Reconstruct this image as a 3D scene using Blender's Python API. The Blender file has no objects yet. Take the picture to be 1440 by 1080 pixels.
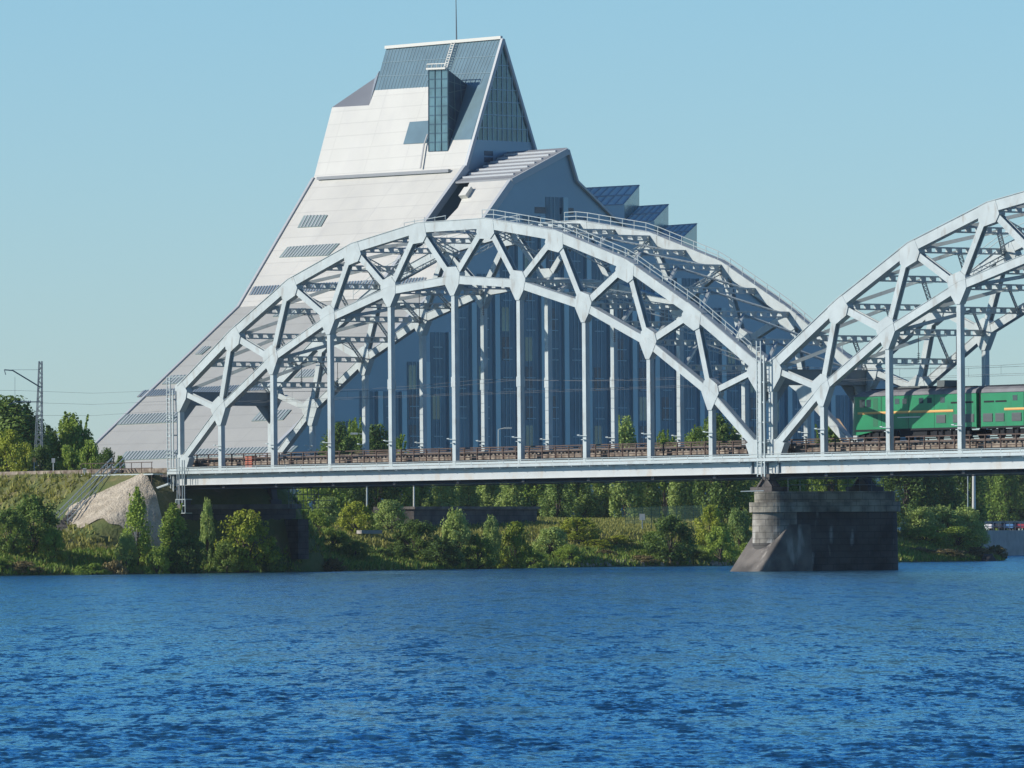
import bpy, math, random
import numpy as np
from mathutils import Vector, Matrix
random.seed(7); rng = np.random.default_rng(7)
scn = bpy.context.scene
R = math.radians

# ------------------------------------------------------------------ camera, sky, sun
F = 10437.56; ROLL = 0.0082; HOR = 763.14; CAMZ = 2.6
cam = bpy.data.objects.new('camera', bpy.data.cameras.new('camera'))
scn.collection.objects.link(cam); scn.camera = cam
cam.data.sensor_width = 36.0; cam.data.lens = 36.0*F/1440
cam.data.shift_y = (HOR-540)/1440.0
cam.data.clip_start = 1.0; cam.data.clip_end = 20000
cr, sr = math.cos(ROLL), math.sin(ROLL)
cam.matrix_world = Matrix(((cr, sr, 0, 0), (0, 0, -1, 0), (-sr, cr, 0, CAMZ), (0, 0, 0, 1)))

SUN_EL = 25.0
SUN_AZ = Vector((-0.994, -0.115, 0)).normalized()          # horizontal direction towards the sun
world = bpy.data.worlds.new('World'); scn.world = world; world.use_nodes = True
wn = world.node_tree; bg = wn.nodes['Background']
sky = wn.nodes.new('ShaderNodeTexSky'); sky.sky_type = 'NISHITA'; sky.sun_disc = False
sky.sun_elevation = R(SUN_EL); sky.sun_rotation = math.atan2(SUN_AZ.x, SUN_AZ.y)
sky.air_density = 1.0; sky.dust_density = 0.1; sky.ozone_density = 2.0
hs = wn.nodes.new('ShaderNodeMix'); hs.data_type = 'RGBA'; hs.blend_type = 'MULTIPLY'; hs.inputs[0].default_value = 1.0
tcw = wn.nodes.new('ShaderNodeTexCoord'); spw = wn.nodes.new('ShaderNodeSeparateXYZ'); wn.links.new(tcw.outputs['Generated'], spw.inputs[0])
rpw = wn.nodes.new('ShaderNodeValToRGB'); wn.links.new(spw.outputs['Z'], rpw.inputs[0])       # tint by height: bright low sky; dome above dimmed blue to cut fill light
e = rpw.color_ramp.elements; e[0].position = 0.0; e[0].color = (0.49, 0.665, 1.0, 1); e[1].position = 0.6; e[1].color = (0.12, 0.30, 0.50, 1)
q_ = e.new(0.075); q_.color = (0.50, 0.72, 0.93, 1); q_ = e.new(0.2); q_.color = (0.16, 0.52, 0.92, 1)
wn.links.new(rpw.outputs[0], hs.inputs[7])
wn.links.new(sky.outputs[0], hs.inputs[6]); wn.links.new(hs.outputs[2], bg.inputs[0])
bg.inputs[1].default_value = 0.15
sun = bpy.data.objects.new('sun', bpy.data.lights.new('sun', 'SUN')); scn.collection.objects.link(sun)
sun.data.energy = 5.0; sun.data.angle = R(0.5); sun.data.color = (1.0, 0.94, 0.85)
sd = Vector((SUN_AZ.x*math.cos(R(SUN_EL)), SUN_AZ.y*math.cos(R(SUN_EL)), math.sin(R(SUN_EL))))
sun.rotation_euler = sd.to_track_quat('Z', 'Y').to_euler(); sun.location = (-200, 300, 300)
scn.view_settings.view_transform = 'Standard'; scn.view_settings.look = 'None'
scn.view_settings.exposure = 0.0; scn.view_settings.gamma = 1.0

# ------------------------------------------------------------------ coordinates
TH = R(53.76)
DV = Vector((math.cos(TH), -math.sin(TH), 0))            # along the bridge, to the right
PV = Vector((math.sin(TH), math.cos(TH), 0))             # across the bridge, away
ORG = Vector((-31.83, 703.17, 0)); DECK = 9.93
UP = Vector((0, 0, 1))
def W(s, t, z): return ORG + DV*s + PV*t + UP*z           # z above the water
def H(s, t, h): return W(s, t, DECK+h)                    # h above the deck edge
def pix(x, y, Y):
    u, v = x-720, y-HOR
    return Vector(((u*cr - v*sr)/F*Y, Y, CAMZ-(u*sr+v*cr)/F*Y))
def ray(x, y, P0, N):
    d = pix(x, y, 1.0)-Vector((0, 0, CAMZ)); o = Vector((0, 0, CAMZ))
    return o + d*((P0-o).dot(N)/d.dot(N))

# ------------------------------------------------------------------ materials
M = {}
def mat(name, col, rough=0.6, metal=0.0, var=0.0, scale=1.0, col2=None, stain=None, bump=0.0, spec=0.5, stretch=(1, 1, 1), bscale=None):
    m = bpy.data.materials.new(name); m.use_nodes = True; nt = m.node_tree; b = nt.nodes['Principled BSDF']
    b.inputs['Roughness'].default_value = rough; b.inputs['Metallic'].default_value = metal
    b.inputs['Specular IOR Level'].default_value = spec
    b.inputs['Base Color'].default_value = (*col, 1)
    tc = nt.nodes.new('ShaderNodeNewGeometry'); mp = nt.nodes.new('ShaderNodeMapping')
    nt.links.new(tc.outputs['Position'], mp.inputs[0]); mp.inputs['Scale'].default_value = stretch
    cur = None
    if var or col2:
        n = nt.nodes.new('ShaderNodeTexNoise'); n.inputs['Scale'].default_value = scale; n.inputs['Detail'].default_value = 6
        nt.links.new(mp.outputs[0], n.inputs['Vector'])
        rp = nt.nodes.new('ShaderNodeValToRGB'); rp.color_ramp.elements[0].position = 0.36; rp.color_ramp.elements[1].position = 0.64
        c2 = col2 or tuple(c*(1-var) for c in col)
        rp.color_ramp.elements[0].color = (*c2, 1); rp.color_ramp.elements[1].color = (*col, 1)
        nt.links.new(n.outputs['Fac'], rp.inputs[0]); cur = rp.outputs[0]
    if stain:
        sc, thr, scol, amt = stain
        n = nt.nodes.new('ShaderNodeTexNoise'); n.inputs['Scale'].default_value = sc; n.inputs['Detail'].default_value = 8
        mp2 = nt.nodes.new('ShaderNodeMapping'); nt.links.new(tc.outputs['Position'], mp2.inputs[0]); mp2.inputs['Scale'].default_value = (1, 1, 0.35)
        nt.links.new(mp2.outputs[0], n.inputs['Vector'])
        rp = nt.nodes.new('ShaderNodeValToRGB'); rp.color_ramp.elements[0].position = thr; rp.color_ramp.elements[1].position = thr+0.12
        rp.color_ramp.elements[0].color = (0, 0, 0, 1); rp.color_ramp.elements[1].color = (amt, amt, amt, 1)
        nt.links.new(n.outputs['Fac'], rp.inputs[0])
        mx = nt.nodes.new('ShaderNodeMix'); mx.data_type = 'RGBA'; nt.links.new(rp.outputs[0], mx.inputs[0])
        if cur: nt.links.new(cur, mx.inputs[6])
        else: mx.inputs[6].default_value = (*col, 1)
        mx.inputs[7].default_value = (*scol, 1); cur = mx.outputs[2]
    if cur: nt.links.new(cur, b.inputs['Base Color'])
    if bump:
        n = nt.nodes.new('ShaderNodeTexNoise'); n.inputs['Scale'].default_value = bscale or scale*4; n.inputs['Detail'].default_value = 6
        nt.links.new(mp.outputs[0], n.inputs['Vector'])
        bp = nt.nodes.new('ShaderNodeBump'); bp.inputs['Strength'].default_value = 0.6; bp.inputs['Distance'].default_value = bump
        nt.links.new(n.outputs['Fac'], bp.inputs['Height']); nt.links.new(bp.outputs[0], b.inputs['Normal'])
    M[name] = m; return m
def leafmat(name, c1, c2):
    m = mat(name, c1, 0.6, spec=0.25); nt = m.node_tree; b = nt.nodes['Principled BSDF']
    g = nt.nodes.new('ShaderNodeNewGeometry'); oi = nt.nodes.new('ShaderNodeObjectInfo')
    n = nt.nodes.new('ShaderNodeTexNoise'); n.inputs['Scale'].default_value = 1.1; n.inputs['Detail'].default_value = 3
    nt.links.new(g.outputs['Position'], n.inputs['Vector'])
    n2 = nt.nodes.new('ShaderNodeMath'); n2.operation = 'MULTIPLY_ADD'; n2.inputs[1].default_value = 0.45
    nt.links.new(oi.outputs['Random'], n2.inputs[0]); nt.links.new(n.outputs['Fac'], n2.inputs[2])
    n3 = nt.nodes.new('ShaderNodeMath'); n3.operation = 'MULTIPLY_ADD'; n3.inputs[1].default_value = 0.3
    nt.links.new(g.outputs['Random Per Island'], n3.inputs[0]); nt.links.new(n2.outputs[0], n3.inputs[2])
    rp = nt.nodes.new('ShaderNodeValToRGB'); rp.color_ramp.elements[0].position = 0.5; rp.color_ramp.elements[1].position = 1.1
    rp.color_ramp.elements[0].color = (*c1, 1); rp.color_ramp.elements[1].color = (*c2, 1)
    nt.links.new(n3.outputs[0], rp.inputs[0]); nt.links.new(rp.outputs[0], b.inputs['Base Color'])
    tr = nt.nodes.new('ShaderNodeBsdfTranslucent'); nt.links.new(rp.outputs[0], tr.inputs[0])
    mx = nt.nodes.new('ShaderNodeMixShader'); mx.inputs[0].default_value = 0.3
    nt.links.new(b.outputs[0], mx.inputs[1]); nt.links.new(tr.outputs[0], mx.inputs[2])
    nt.links.new(mx.outputs[0], nt.nodes['Material Output'].inputs[0])
mat('steel', (0.465, 0.515, 0.505), 0.5, 0, 0.14, 0.8, stain=(1.6, 0.57, (0.27, 0.24, 0.20), 0.5))
mat('steel_dark', (0.20, 0.24, 0.26), 0.6, 0, 0.2, 0.8)
mat('girder', (0.48, 0.50, 0.49), 0.55, 0, 0.08, 0.6, stain=(0.8, 0.56, (0.42, 0.35, 0.27), 0.5))
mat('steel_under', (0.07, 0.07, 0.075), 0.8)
mat('rust', (0.10, 0.065, 0.05), 0.85, 0, 0.3, 1.5)
mat('ballast', (0.33, 0.28, 0.22), 0.95, 0, 0, 1.4, col2=(0.11, 0.08, 0.06))
mat('rail', (0.22, 0.17, 0.14), 0.4, 0.6)
mat('galv', (0.42, 0.47, 0.46), 0.5, 0.2)
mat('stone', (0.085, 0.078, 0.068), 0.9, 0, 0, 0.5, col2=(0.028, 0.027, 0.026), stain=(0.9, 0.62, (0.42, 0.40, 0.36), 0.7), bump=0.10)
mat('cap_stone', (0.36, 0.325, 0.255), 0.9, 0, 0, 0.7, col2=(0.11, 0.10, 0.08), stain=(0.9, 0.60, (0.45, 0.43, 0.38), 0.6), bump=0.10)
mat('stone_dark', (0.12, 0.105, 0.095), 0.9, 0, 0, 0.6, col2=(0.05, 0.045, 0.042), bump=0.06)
mat('nose_stone_lit', (0.34, 0.31, 0.26), 0.9, 0, 0, 0.8, col2=(0.15, 0.135, 0.11), stain=(0.8, 0.55, (0.55, 0.53, 0.48), 0.8), bump=0.08)  # shaft stone with its sunlit tone put into the colour; stain is pale leaching
mat('brown_stone', (0.17, 0.15, 0.13), 0.9, 0, 0, 0.6, col2=(0.07, 0.062, 0.055), stain=(0.8, 0.62, (0.42, 0.38, 0.33), 0.7), bump=0.1)
mat('concrete', (0.42, 0.40, 0.36), 0.9, 0, 0.25, 0.7)
mat('red_cabinet', (0.50, 0.14, 0.08), 0.6, 0, 0.2, 2)
mat('white_paint', (0.62, 0.61, 0.55), 0.5)
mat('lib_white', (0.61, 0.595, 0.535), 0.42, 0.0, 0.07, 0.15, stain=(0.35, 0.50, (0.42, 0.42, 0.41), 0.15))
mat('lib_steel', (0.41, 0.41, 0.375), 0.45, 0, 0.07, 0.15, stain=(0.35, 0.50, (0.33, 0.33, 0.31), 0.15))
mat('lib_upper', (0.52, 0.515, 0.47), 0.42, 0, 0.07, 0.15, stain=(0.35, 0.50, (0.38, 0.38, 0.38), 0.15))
mat('lib_grey', (0.26, 0.27, 0.28), 0.45, 0.0, 0.1, 0.1)
mat('lib_wall', (0.205, 0.305, 0.375), 0.38, 0.30, 0.12, 0.08)
mat('lib_pilaster', (0.27, 0.395, 0.45), 0.38, 0.32, 0.1, 0.1)
mat('lib_edge', (0.42, 0.44, 0.45), 0.45)
mat('glass_blue', (0.095, 0.18, 0.24), 0.35, 0.15, 0.25, 0.25, spec=0.4)
mat('glass_slope', (0.25, 0.32, 0.31), 0.4, 0.0, 0.2, 0.4, spec=0.4)
mat('glass_saw', (0.80, 0.86, 0.82), 0.35, 0.0, 0.15, 0.4, spec=0.3)
mat('glass_roof', (0.12, 0.21, 0.25), 0.25, 0.1, 0.2, 0.3, spec=0.6)
mat('glass_teal', (0.05, 0.14, 0.16), 0.12, 0.2, 0.4, 0.35, spec=0.8)
mat('glass_light', (0.11, 0.21, 0.24), 0.2, 0.3, 0.3, 0.4, spec=0.9)
mat('glass_dark', (0.035, 0.075, 0.12), 0.25, 0.0, 0.4, 0.4)
mat('mull_soft', (0.13, 0.22, 0.26), 0.35)
mat('mullion', (0.33, 0.46, 0.50), 0.5)
mat('loco_green', (0.012, 0.23, 0.09), 0.38, 0, 0.15, 0.6, stain=(1.2, 0.6, (0.03, 0.10, 0.05), 0.5))
mat('loco_door', (0.008, 0.13, 0.055), 0.5)
mat('loco_roof', (0.19, 0.19, 0.20), 0.7, 0, 0.3, 0.8)
mat('loco_yellow', (0.70, 0.42, 0.12), 0.5)
mat('loco_orange', (0.55, 0.20, 0.05), 0.5)
mat('loco_dark', (0.02, 0.022, 0.025), 0.8, spec=0.2)
mat('loco_glass', (0.03, 0.05, 0.06), 0.1, 0, 0, 1, spec=0.8)
mat('loco_grey', (0.085, 0.10, 0.10), 0.6)
mat('bark', (0.10, 0.08, 0.06), 0.9, 0, 0.3, 2)
mat('rubble', (0.42, 0.34, 0.25), 0.95, 0, 0.4, 2)
mat('wire', (0.06, 0.07, 0.08), 0.6)
mat('orange_wood', (0.45, 0.30, 0.16), 0.8, 0, 0.2, 1)
mat('car_white', (0.7, 0.7, 0.7), 0.3); mat('car_blue', (0.08, 0.2, 0.4), 0.3); mat('car_red', (0.3, 0.04, 0.06), 0.3); mat('car_dark', (0.03, 0.03, 0.04), 0.3)
mat('tyre', (0.02, 0.02, 0.02), 0.8)
leafmat('leaf_dark', (0.06, 0.12, 0.03), (0.20, 0.29, 0.06))
leafmat('leaf_mid', (0.12, 0.21, 0.035), (0.34, 0.45, 0.075))
leafmat('leaf_yellow', (0.17, 0.25, 0.03), (0.44, 0.48, 0.06))
leafmat('leaf_willow', (0.17, 0.27, 0.07), (0.42, 0.52, 0.15))
leafmat('leaf_dry', (0.15, 0.13, 0.05), (0.30, 0.24, 0.10))
leafmat('leaf_grass', (0.12, 0.18, 0.035), (0.33, 0.32, 0.08))
# stone courses for pier and abutment
def courses(name):
    nt = M[name].node_tree; b = nt.nodes['Principled BSDF']; src = b.inputs['Base Color'].links[0].from_socket
    g = nt.nodes.new('ShaderNodeNewGeometry'); v = nt.nodes.new('ShaderNodeVectorMath'); v.operation = 'DOT_PRODUCT'; v.inputs[1].default_value = (PV+DV*0.7)[:]
    nt.links.new(g.outputs['Position'], v.inputs[0]); sp = nt.nodes.new('ShaderNodeSeparateXYZ'); nt.links.new(g.outputs['Position'], sp.inputs[0])
    cb = nt.nodes.new('ShaderNodeCombineXYZ'); nt.links.new(v.outputs['Value'], cb.inputs[0]); nt.links.new(sp.outputs['Z'], cb.inputs[1])
    br = nt.nodes.new('ShaderNodeTexBrick'); br.inputs['Scale'].default_value = 1.0; br.inputs['Brick Width'].default_value = 1.3; br.inputs['Row Height'].default_value = 0.55
    br.inputs['Mortar Size'].default_value = 0.03; br.inputs['Color1'].default_value = (1, 1, 1, 1); br.inputs['Color2'].default_value = (0.85, 0.85, 0.85, 1); br.inputs['Mortar'].default_value = (0.45, 0.45, 0.45, 1)
    nt.links.new(cb.outputs[0], br.inputs['Vector'])
    mx = nt.nodes.new('ShaderNodeMix'); mx.data_type = 'RGBA'; mx.blend_type = 'MULTIPLY'; mx.inputs[0].default_value = 1
    nt.links.new(src, mx.inputs[6]); nt.links.new(br.outputs['Color'], mx.inputs[7]); nt.links.new(mx.outputs[2], b.inputs['Base Color'])
for k in ('stone', 'stone_dark', 'cap_stone', 'nose_stone_lit'): courses(k)
# panel seams on the white cladding
def seams(name, sz, amt):
    nt = M[name].node_tree; b = nt.nodes['Principled BSDF']; src = b.inputs['Base Color'].links[0].from_socket
    g = nt.nodes.new('ShaderNodeNewGeometry'); sp = nt.nodes.new('ShaderNodeSeparateXYZ'); nt.links.new(g.outputs['Position'], sp.inputs[0])
    v = nt.nodes.new('ShaderNodeVectorMath'); v.operation = 'DOT_PRODUCT'; v.inputs[1].default_value = (0.643, -0.766, 0)
    nt.links.new(g.outputs['Position'], v.inputs[0])
    cb = nt.nodes.new('ShaderNodeCombineXYZ'); nt.links.new(v.outputs['Value'], cb.inputs[0]); nt.links.new(sp.outputs['Z'], cb.inputs[1])
    br = nt.nodes.new('ShaderNodeTexBrick'); br.inputs['Scale'].default_value = 1.0; br.inputs['Brick Width'].default_value = 9.0; br.inputs['Row Height'].default_value = sz
    br.offset = 0.0
    br.inputs['Mortar Size'].default_value = 0.07; br.inputs['Color1'].default_value = (1, 1, 1, 1); br.inputs['Color2'].default_value = (0.965, 0.965, 0.965, 1); br.inputs['Mortar'].default_value = (amt, amt, amt, 1)
    nt.links.new(cb.outputs[0], br.inputs['Vector'])
    mx = nt.nodes.new('ShaderNodeMix'); mx.data_type = 'RGBA'; mx.blend_type = 'MULTIPLY'; mx.inputs[0].default_value = 1
    nt.links.new(src, mx.inputs[6]); nt.links.new(br.outputs['Color'], mx.inputs[7]); nt.links.new(mx.outputs[2], b.inputs['Base Color'])
seams('lib_white', 1.9, 0.86); seams('lib_steel', 1.9, 0.86); seams('lib_upper', 1.9, 0.86)

# ------------------------------------------------------------------ mesh helpers
class MB:
    def __init__(s): s.v = []; s.f = []
    def add(s, vs, fs):
        k = len(s.v); s.v += [tuple(v) for v in vs]; s.f += [tuple(i+k for i in f) for f in fs]
    def hexa(s, q):          # 8 corners: bottom loop 0-3, top loop 4-7
        s.add(q, [(3, 2, 1, 0), (4, 5, 6, 7), (0, 1, 5, 4), (1, 2, 6, 5), (2, 3, 7, 6), (3, 0, 4, 7)])
    def beam(s, a, b, side, ws, wu):     # box from a to b; side = unit vector across; ws,wu full widths
        a = Vector(a); b = Vector(b); d = (b-a).normalized(); side = Vector(side); side = (side-d*side.dot(d)).normalized(); u = side.cross(d)
        q = []
        for c in (a, b):
            for x, y in ((-1, -1), (1, -1), (1, 1), (-1, 1)): q.append(c+side*(x*ws/2)+u*(y*wu/2))
        s.hexa(q)
    def box(s, s0, s1, t0, t1, z0, z1):  # in bridge axes (metres over water)
        s.hexa([W(s0, t0, z0), W(s1, t0, z0), W(s1, t1, z0), W(s0, t1, z0), W(s0, t0, z1), W(s1, t0, z1), W(s1, t1, z1), W(s0, t1, z1)])
    def tube(s, a, b, r, n=6, r2=None):
        a = Vector(a); b = Vector(b); d = (b-a).normalized(); x = d.orthogonal().normalized(); y = d.cross(x); r2 = r if r2 is None else r2
        vs = [a+(x*math.cos(2*math.pi*i/n)+y*math.sin(2*math.pi*i/n))*r for i in range(n)]+[b+(x*math.cos(2*math.pi*i/n)+y*math.sin(2*math.pi*i/n))*r2 for i in range(n)]
        s.add(vs, [(i, (i+1) % n, n+(i+1) % n, n+i) for i in range(n)]+[tuple(range(n-1, -1, -1)), tuple(range(n, 2*n))])
    def prism(s, poly, off):             # polygon of points extruded by vector off
        n = len(poly); poly = [Vector(p) for p in poly]
        s.add(poly+[p+off for p in poly], [tuple(range(n)), tuple(range(2*n-1, n-1, -1))]+[(i, i+n, (i+1) % n+n, (i+1) % n) for i in range(n)])
    def build(s, name, m, parent=None, origin=None, smooth=False):
        me = bpy.data.meshes.new(name); o0 = Vector(origin) if origin is not None else (Vector(parent.matrix_world.translation) if parent else Vector((0, 0, 0)))
        o0 = parent['_o'] if parent is not None and '_o' in parent else (origin if origin is not None else (0, 0, 0))
        o0 = Vector(o0)
        me.from_pydata([tuple(Vector(v)-o0) for v in s.v], [], s.f); me.materials.append(M[m] if isinstance(m, str) else m)
        if smooth: me.polygons.foreach_set('use_smooth', [True]*len(me.polygons))
        import bmesh
        bm = bmesh.new(); bm.from_mesh(me); bmesh.ops.recalc_face_normals(bm, faces=bm.faces); bm.to_mesh(me); bm.free()
        o = bpy.data.objects.new(name, me); scn.collection.objects.link(o)
        if parent is not None: o.parent = parent
        else: o.location = o0
        if parent is not None and parent.type == 'MESH': pass
        o['_o'] = tuple(o0)
        return o
def tag(o, label, cat, group=None, kind=None):
    if label: o['label'] = label
    if cat: o['category'] = cat
    if group: o['group'] = group
    if kind: o['kind'] = kind
    return o
def thing(name, loc, label, cat, group=None):
    o = bpy.data.objects.new(name, None); o.empty_display_size = 0.5; scn.collection.objects.link(o); o.location = loc; o['_o'] = tuple(loc)
    return tag(o, label, cat, group)
KIDS = {}
def copy_tree(o, parent=None):
    c = o.copy(); scn.collection.objects.link(c); c.parent = parent
    for ch in o.children: copy_tree(ch, c)
    return c
def hull(pts):
    pts = sorted(set((round(a, 4), round(b, 4)) for a, b in pts))
    def half(ps):
        h = []
        for p in ps:
            while len(h) > 1 and (h[-1][0]-h[-2][0])*(p[1]-h[-2][1])-(h[-1][1]-h[-2][1])*(p[0]-h[-2][0]) <= 0: h.pop()
            h.append(p)
        return h
    a = half(pts); b = half(pts[::-1]); return a[:-1]+b[:-1]

# ------------------------------------------------------------------ water
def fbm_np(x, y, seed, octs=4):
    r = np.random.default_rng(seed); out = np.zeros_like(x); a = 1.0; k = 1.0
    for _ in range(octs):
        for _ in range(3):
            th = r.uniform(0, 2*np.pi); ph = r.uniform(0, 2*np.pi)
            out += a*np.sin(k*(x*np.cos(th)+y*np.sin(th))+ph)/3
        a *= 0.5; k *= 2.1
    return out
def grid_mesh(name, X, Y, Z, m, smooth=True):
    n, k = X.shape; co = np.stack([X, Y, Z], -1).reshape(-1, 3).astype(np.float32)
    idx = np.arange(n*k).reshape(n, k); q = np.stack([idx[:-1, :-1], idx[:-1, 1:], idx[1:, 1:], idx[1:, :-1]], -1).reshape(-1, 4)
    me = bpy.data.meshes.new(name); me.vertices.add(len(co)); me.vertices.foreach_set('co', co.ravel())
    me.loops.add(q.size); me.loops.foreach_set('vertex_index', q.ravel().astype(np.int32)); me.polygons.add(len(q))
    me.polygons.foreach_set('loop_start', np.arange(0, q.size, 4, dtype=np.int32)); me.polygons.foreach_set('loop_total', np.full(len(q), 4, dtype=np.int32))
    me.polygons.foreach_set('use_smooth', np.full(len(q), smooth)); me.update(calc_edges=True); me.validate()
    me.materials.append(m); o = bpy.data.objects.new(name, me); scn.collection.objects.link(o); return o
wm = mat('water', (0.006, 0.085, 0.20), 0.10, spec=0.5); nt = wm.node_tree; wb = nt.nodes['Principled BSDF']; wb.inputs['IOR'].default_value = 1.33; wb.inputs['Specular Tint'].default_value = (0.38, 0.78, 1.0, 1)
g = nt.nodes.new('ShaderNodeNewGeometry'); acc = g.outputs['Normal']
# small ripples as slope noise at several scales (they are far below pixel size over most of the river)
for sc_, k_, st_ in ((1.0, 0.75, (2.6, 0.32, 1)), (1.0, 0.85, (7.0, 1.6, 1)), (1.0, 0.80, (15, 15, 1)), (1.0, 0.40, (1.4, 0.22, 1)), (1.0, 0.50, (0.55, 0.05, 1))):
    mp = nt.nodes.new('ShaderNodeMapping'); mp.inputs['Scale'].default_value = st_; mp.inputs['Rotation'].default_value = (0, 0, 0.12*k_); nt.links.new(g.outputs['Position'], mp.inputs[0])
    n = nt.nodes.new('ShaderNodeTexNoise'); n.inputs['Scale'].default_value = sc_; n.inputs['Detail'].default_value = 3; nt.links.new(mp.outputs[0], n.inputs['Vector'])
    v1 = nt.nodes.new('ShaderNodeVectorMath'); v1.operation = 'SUBTRACT'; v1.inputs[1].default_value = (0.5, 0.5, 0.5); nt.links.new(n.outputs['Color'], v1.inputs[0])
    v2 = nt.nodes.new('ShaderNodeVectorMath'); v2.operation = 'MULTIPLY'; v2.inputs[1].default_value = (k_, k_, 0); nt.links.new(v1.outputs[0], v2.inputs[0])
    v3 = nt.nodes.new('ShaderNodeVectorMath'); v3.operation = 'ADD'; nt.links.new(acc, v3.inputs[0]); nt.links.new(v2.outputs[0], v3.inputs[1]); acc = v3.outputs[0]
v4 = nt.nodes.new('ShaderNodeVectorMath'); v4.operation = 'NORMALIZE'; nt.links.new(acc, v4.inputs[0]); 
gl = nt.nodes.new('ShaderNodeBsdfGlossy'); gl.inputs['Roughness'].default_value = 0.12; gl.inputs['Color'].default_value = (0.46, 0.81, 1.0, 1)
df = nt.nodes.new('ShaderNodeBsdfDiffuse'); df.inputs['Color'].default_value = (0.016, 0.070, 0.135, 1)
fr = nt.nodes.new('ShaderNodeFresnel'); fr.inputs['IOR'].default_value = 1.33
for q_ in (gl, df, fr): nt.links.new(v4.outputs[0], q_.inputs['Normal'])
mxs = nt.nodes.new('ShaderNodeMixShader'); nt.links.new(fr.outputs[0], mxs.inputs[0]); nt.links.new(df.outputs[0], mxs.inputs[1]); nt.links.new(gl.outputs[0], mxs.inputs[2])
nt.links.new(mxs.outputs[0], nt.nodes['Material Output'].inputs[0])
yy = F*CAMZ/np.concatenate([[6000, 1500, 900, 600, 450, 380], np.arange(345, 110, -0.25), np.arange(110, 9, -0.5), [7, 5, 3]])
aa = np.concatenate([[-0.6, -0.3, -0.15, -0.1], np.linspace(-0.080, 0.080, 760), [0.1, 0.15, 0.3, 0.6]])
YY, AA = np.meshgrid(yy, aa, indexing='ij'); XX = YY*AA; ZZ = np.zeros_like(XX); dY = YY*YY/(F*CAMZ)*np.where(YY < 246, 0.25, 0.5)
wr = np.random.default_rng(3)
for i in range(80):
    lam = 0.22*(6.5)**(wr.random()); k = 2*np.pi/lam; th = wr.normal(0.35, 0.75)+np.pi/2*1.0; slope = 0.022
    kx, ky = k*np.cos(th), k*np.sin(th)
    flt = np.exp(-(np.abs(ky)*dY/1.6)**2)
    ph = kx*XX+ky*YY+wr.uniform(0, 6.28); sn = np.sin(ph)
    ZZ += slope/k*flt*(sn+0.35*np.cos(2*ph))
ZZ *= 0.70+0.45*fbm_np(XX*0.9, YY*0.22, 12, 3)
ZZ[(YY < 78)] *= 0.2
tag(grid_mesh('water', XX, YY, ZZ, wm), None, None, kind='structure')

# ------------------------------------------------------------------ terrain
SH = [(-700, 560), (-200, 640), (0, 668), (250, 690), (480, 712), (760, 762), (1040, 786), (1265, 842), (1330, 858), (1412, 872), (1405, 890), (1372, 930), (1340, 1170), (1900, 1215), (3200, 1290)]
shx = np.array([(x-720)/F*Z for x, Z in SH]); shy = np.array([Z for x, Z in SH], float)
def shore_dist(x, y):
    """distance to the shoreline, positive inland"""
    best = np.full(x.shape, 1e9)
    for i in range(len(shx)-1):
        ax, ay, bx, by = shx[i], shy[i], shx[i+1], shy[i+1]; L2 = (bx-ax)**2+(by-ay)**2
        t = np.clip(((x-ax)*(bx-ax)+(y-ay)*(by-ay))/L2, 0, 1); d = np.hypot(x-ax-t*(bx-ax), y-ay-t*(by-ay)); best = np.minimum(best, d)
    # inside test: polygon of shoreline + far corners
    px = np.concatenate([shx, [900, -900]]); py = np.concatenate([shy, [3500, 3500]]); ins = np.zeros(x.shape, bool); j = len(px)-1
    for i in range(len(px)):
        c = ((py[i] > y) != (py[j] > y)) & (x < (px[j]-px[i])*(y-py[i])/(py[j]-py[i]+1e-12)+px[i]); ins ^= c; j = i
    return np.where(ins, best, -best)
def terr(x, y):
    x = np.asarray(x, float); y = np.asarray(y, float); d = shore_dist(x, y)
    n = fbm_np(x*0.25, y*0.25, 5); bank = np.where(d > 0, 0.10+np.minimum(d*0.26, 2.2+0.09*d), d*0.3); bank = np.minimum(bank, 4.6+0.01*np.maximum(d, 0))
    quay = x > 55; bank = np.where(quay & (y > 1000) & (d > 0), np.minimum(3.2, 3.2), bank)
    s = (x-ORG.x)*DV.x+(y-ORG.y)*DV.y; t = (x-ORG.x)*PV.x+(y-ORG.y)*PV.y
    r = np.hypot(np.maximum(0, -2.0-t)+np.maximum(0, t-13.0), np.maximum(0, s+2.2+np.clip(t-12.5, 0, 7)*1.7)+np.maximum(0, t-13)*0.4+np.maximum(0, s-1)*1.2+np.maximum(0, s-2.8)*3.0*(t > -3)); emb = 9.55-r/1.5
    z = np.maximum(bank+0.18*n*np.clip(d/4, 0, 1), np.where(s < 12, emb+0.07*n, -5)); return z
def tz(x, y): return float(terr(np.array([x]), np.array([y]))[0])
gy = np.concatenate([np.arange(540, 640, 6.0), np.arange(640, 900, 0.8), np.arange(900, 1300, 6.0), [1400, 1700, 2300, 3200]])
ga = np.concatenate([[-0.25, -0.15, -0.1], np.linspace(-0.08, 0.08, 330), [0.1, 0.15, 0.25]])
GY, GA = np.meshgrid(gy, ga, indexing='ij'); GX = GY*GA; GZ = terr(GX, GY)
gm = mat('bank_ground', (0.15, 0.14, 0.05), 0.95, 0, 0, 0.22, col2=(0.085, 0.12, 0.025), stain=(0.5, 0.58, (0.26, 0.20, 0.09), 0.8), bump=0.25, bscale=2.5)
tag(grid_mesh('riverbank', GX, GY, GZ, gm), None, None, kind='structure')
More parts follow.
